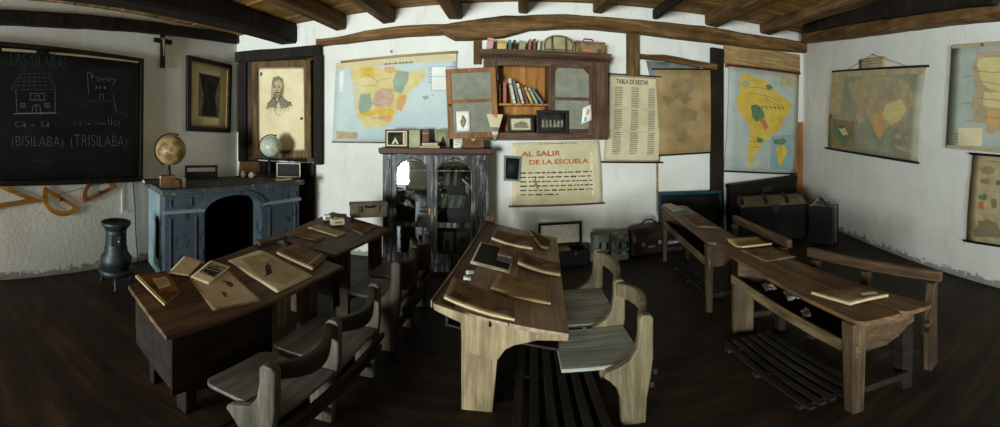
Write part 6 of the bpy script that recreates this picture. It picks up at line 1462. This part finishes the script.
# middle desk: books in a heap
curl = lambda a, b: (lambda u, v: a * u ** 2 + b * (1 - u) ** 2)
laybook('book', 'brown paperback with curling covers at the near left corner of the middle desk', p3, [(453, 280), (511, 300), (515, 320.5), (443, 300.5)], 'kraft', .02, .003, curl(.012, .03), lambda s: (s.words(.1, .85, .85, .2, 9, 'kraftd', seed=12, hgt=.3), s.poly([(.05, .1), (.3, .05), (.35, .3), (.1, .4)], 'kraftd', rough=.06)))
laybook('book', 'thin grey brown booklet with a dark bar on its cover, middle of the middle desk', p3, [(499, 273.6), (550.7, 288), (550.5, 305), (490, 291)], 'paperbrown', .01, .003, curl(.012, .022), lambda s: (s.rect(.93, .985, .05, .95, 'bgrey'), s.words(.28, .5, .9, .75, 2, 'ink', seed=4), s.words(.3, .8, .55, .3, 2, 'inkfaint', seed=6), s.words(.1, .25, .8, .3, 4, 'inkfaint', seed=2)))
lay('writing_slate', 'black writing slate in a pale frame among the books on the middle desk', 'slate', p3, [(480.5, 241.5), (515, 250), (510, 272), (470.5, 262)], 'bcream', .012, .006, None, lambda s: (s.rect(.05, .95, .07, .95, 'slate'),))
laybook('book', 'thick brown book standing proud across the right side of the writing slate', p3, [(502.5, 243), (514.5, 245.5), (512, 258), (497.5, 254.5)], 'kraft', .045, .022, None, None, pages='bdark')
laybook('book', 'brown book with pale page edges at the right edge of the middle desk', p3, [(521, 255.5), (560, 264), (560.5, 275.5), (517, 265.5)], 'kraft', .022, .003, curl(.012, .03), lambda s: s.poly([(.1, .3), (.4, .2), (.6, .6), (.2, .8)], 'kraftd', rough=.08))
laybook('book', 'curled brown paperback lying beyond the writing slate on the middle desk', p3, [(494.5, 230.5), (534, 239), (532.5, 250.5), (491, 239.5)], 'kraft', .02, .056, curl(.025, .02), lambda s: s.words(.1, .9, .8, .3, 4, 'kraftd', seed=3))
laybook('book', 'dark brown worn book at the far right of the middle desk', p3, [(529, 230), (551, 240), (549, 247), (541, 246)], 'kraftd', .03, .003, curl(.003, .008))
fr0 = onplane(468, 276, p3, .012)
for k, (dx, lab) in enumerate(((0, 'short white chalk stick in front on the ledge of the middle desk'), (1, 'short white chalk stick behind on the ledge of the middle desk'))):
    a = onplane(463.5 + dx * 3, 277.5 - dx * 5, p3, .02); b = onplane(471 + dx * 2.6, 278.5 - dx * 6, p3, .02); m = MB(); m.tube([a, b], .015, 'paperw', 12); tag(m.build('chalk_stick', None, W0, None, .003), lab, 'chalk', 'chalk sticks on the middle desk')
# right desks
laybook('exercise_book', 'open pale exercise book lying at the near end of the right front desk', p4, [(823, 288.5), (889, 293), (889.5, 297.5), (810.5, 294)], 'bcream', .016, .003, lambda u, v: .006 * sin(pi * u)) if False else None
q4 = [(812, 290.5), (852, 284.5), (889, 294), (850, 303.5)]
q = [onplane(*p, p4, .02) for p in ((812, 290), (862, 283.5), (889.5, 293), (849, 302))]
laybook('exercise_book', 'thick pale exercise book lying at the near end of the right front desk', p4, [(811, 291), (858, 287), (889, 294), (850, 302.5)], 'kraft', .022, .003, lambda u, v: .006 * sin(pi * u), lambda s: (s.words(.12, .85, .85, .6, 3, 'inkfaint', seed=4), s.poly([(.5, .2), (.85, .15), (.95, .4), (.6, .38)], 'paperw', rough=.04)))
lay('paper_sheet', 'tan board sheet lying at the far end of the right front desk', 'sheet', p4, [(772, 246.5), (795.5, 256.5), (766, 261.5), (740, 249.5)], 'kraft', .006, .002)
laybook('folder', 'brown folder with bowed covers lying beside the tan board sheet on the right desks', p4, [(758, 238.5), (772, 245), (742, 248.5), (727, 240)], 'paperbrown', .018, .003, lambda u, v: .02 * (2 * u - 1) ** 2, None, cat='folder', pages='papertan')
lay('paper_sheet', 'pale green sheet at the far end of the far right desk', 'sheet', p5, [(671, 203.3), (685.5, 209.5), (673, 212), (662.5, 204)], 'sea2', .002, .002, lambda u, v: .004 * u)
lay('wood_sheet', 'brown sheet with dark lines lying in the middle of the far right desk', 'sheet', p5, [(697, 213), (720, 228), (695, 226.5), (680, 214.5)], 'kraft', .006, .002, None, lambda s: [s.line([(.1, y), (.9, y)], .006, 'kraftd') for y in (.25, .5, .75)])
# papers on the open shelf
zs_ = None
sh = plane3(D4.at(.06, .05, -.223), D4.at(.9, .05, -.223), D4.at(.5, .7, -.223))
for k, (pts, lab) in enumerate(((((761, 285.5), (771, 284.5), (777, 290.5), (766, 292.5)), 'crumpled white paper at the far end of the shelf of the right front desk'), (((783, 293), (794, 292), (800, 300), (788, 302)), 'crumpled white paper in the middle of the shelf of the right front desk'), (((800, 312), (808, 310), (811, 318), (803, 319)), 'small white paper scrap on the near part of the shelf of the right front desk'))):
    q = [onplane(*p, sh, .009) for p in pts]; s = Sheet(q[0], q[1], q[2], q[3], sh[1], lambda u, v, k=k: .008 + .03 * abs(noise.noise(V(u * 2.3, v * 2.3, k * 5.1 + .7)))); s.base('paperw', .0015, 8, 8)
    tag(s.build('paper_scrap', None, W0, s.at(.5, .5)), lab, 'paper', 'papers on the desk shelf')

# ------------------------------------------------------------------ daylight and camera
def area(name, fr, x, y, z, w, h, power, col, tilt=(0, 0), spread=pi):
    l = bpy.data.lights.new(name, 'AREA'); l.shape = 'RECTANGLE'; l.size = w; l.size_y = h; l.energy = power; l.color = col
    o = bpy.data.objects.new(name, l); COL.objects.link(o); o.location = fr.m @ Vector((x, y, z))
    d = fr.m.to_3x3() @ Vector((tilt[0], -1, tilt[1])); o.rotation_euler = d.to_track_quat('-Z', 'Y').to_euler(); l.spread = spread; return o
area('doorway_daylight', WF, (DX[0] + DX[1]) / 2, -.02, 1.2, 1.5, 2.0, 520, (.85, .965, 1.0), (-.12, .42), 1.75)
area('window_daylight', WL, (WX[0] + WX[1]) / 2, -.02, 1.5, 1.2, .98, 210, (.84, .96, 1.0), (.35, .3), 2.0)

wd = bpy.data.worlds.new('sky'); bpy.context.scene.world = wd; wd.use_nodes = True
wd.node_tree.nodes['Background'].inputs['Color'].default_value = (.75, .87, 1, 1); wd.node_tree.nodes['Background'].inputs['Strength'].default_value = 1.5

cam = bpy.data.cameras.new('camera'); co = bpy.data.objects.new('camera', cam); COL.objects.link(co)
co.location = CAM; co.rotation_euler = (pi / 2, 0, (X0 - 500.0) / F)
cam.type = 'PANO'; cam.clip_start = .01
for tgt in (cam, getattr(cam, 'cycles', None)):
    if tgt is None: continue
    try:
        tgt.panorama_type = 'EQUIRECTANGULAR'
        tgt.longitude_min = -500.0 / F; tgt.longitude_max = 500.0 / F
        tgt.latitude_max = H0 / F; tgt.latitude_min = (H0 - 427.0) / F
    except Exception: pass
sc = bpy.context.scene; sc.camera = co
sc.view_settings.view_transform = 'Standard'; sc.view_settings.look = 'None'; sc.view_settings.gamma = 1.0
sc.view_settings.use_curve_mapping = False; sc.view_settings.exposure = 0.0
sc.cycles.use_denoising = True; sc.cycles.max_bounces = 8; sc.cycles.diffuse_bounces = 5; sc.cycles.transparent_max_bounces = 16
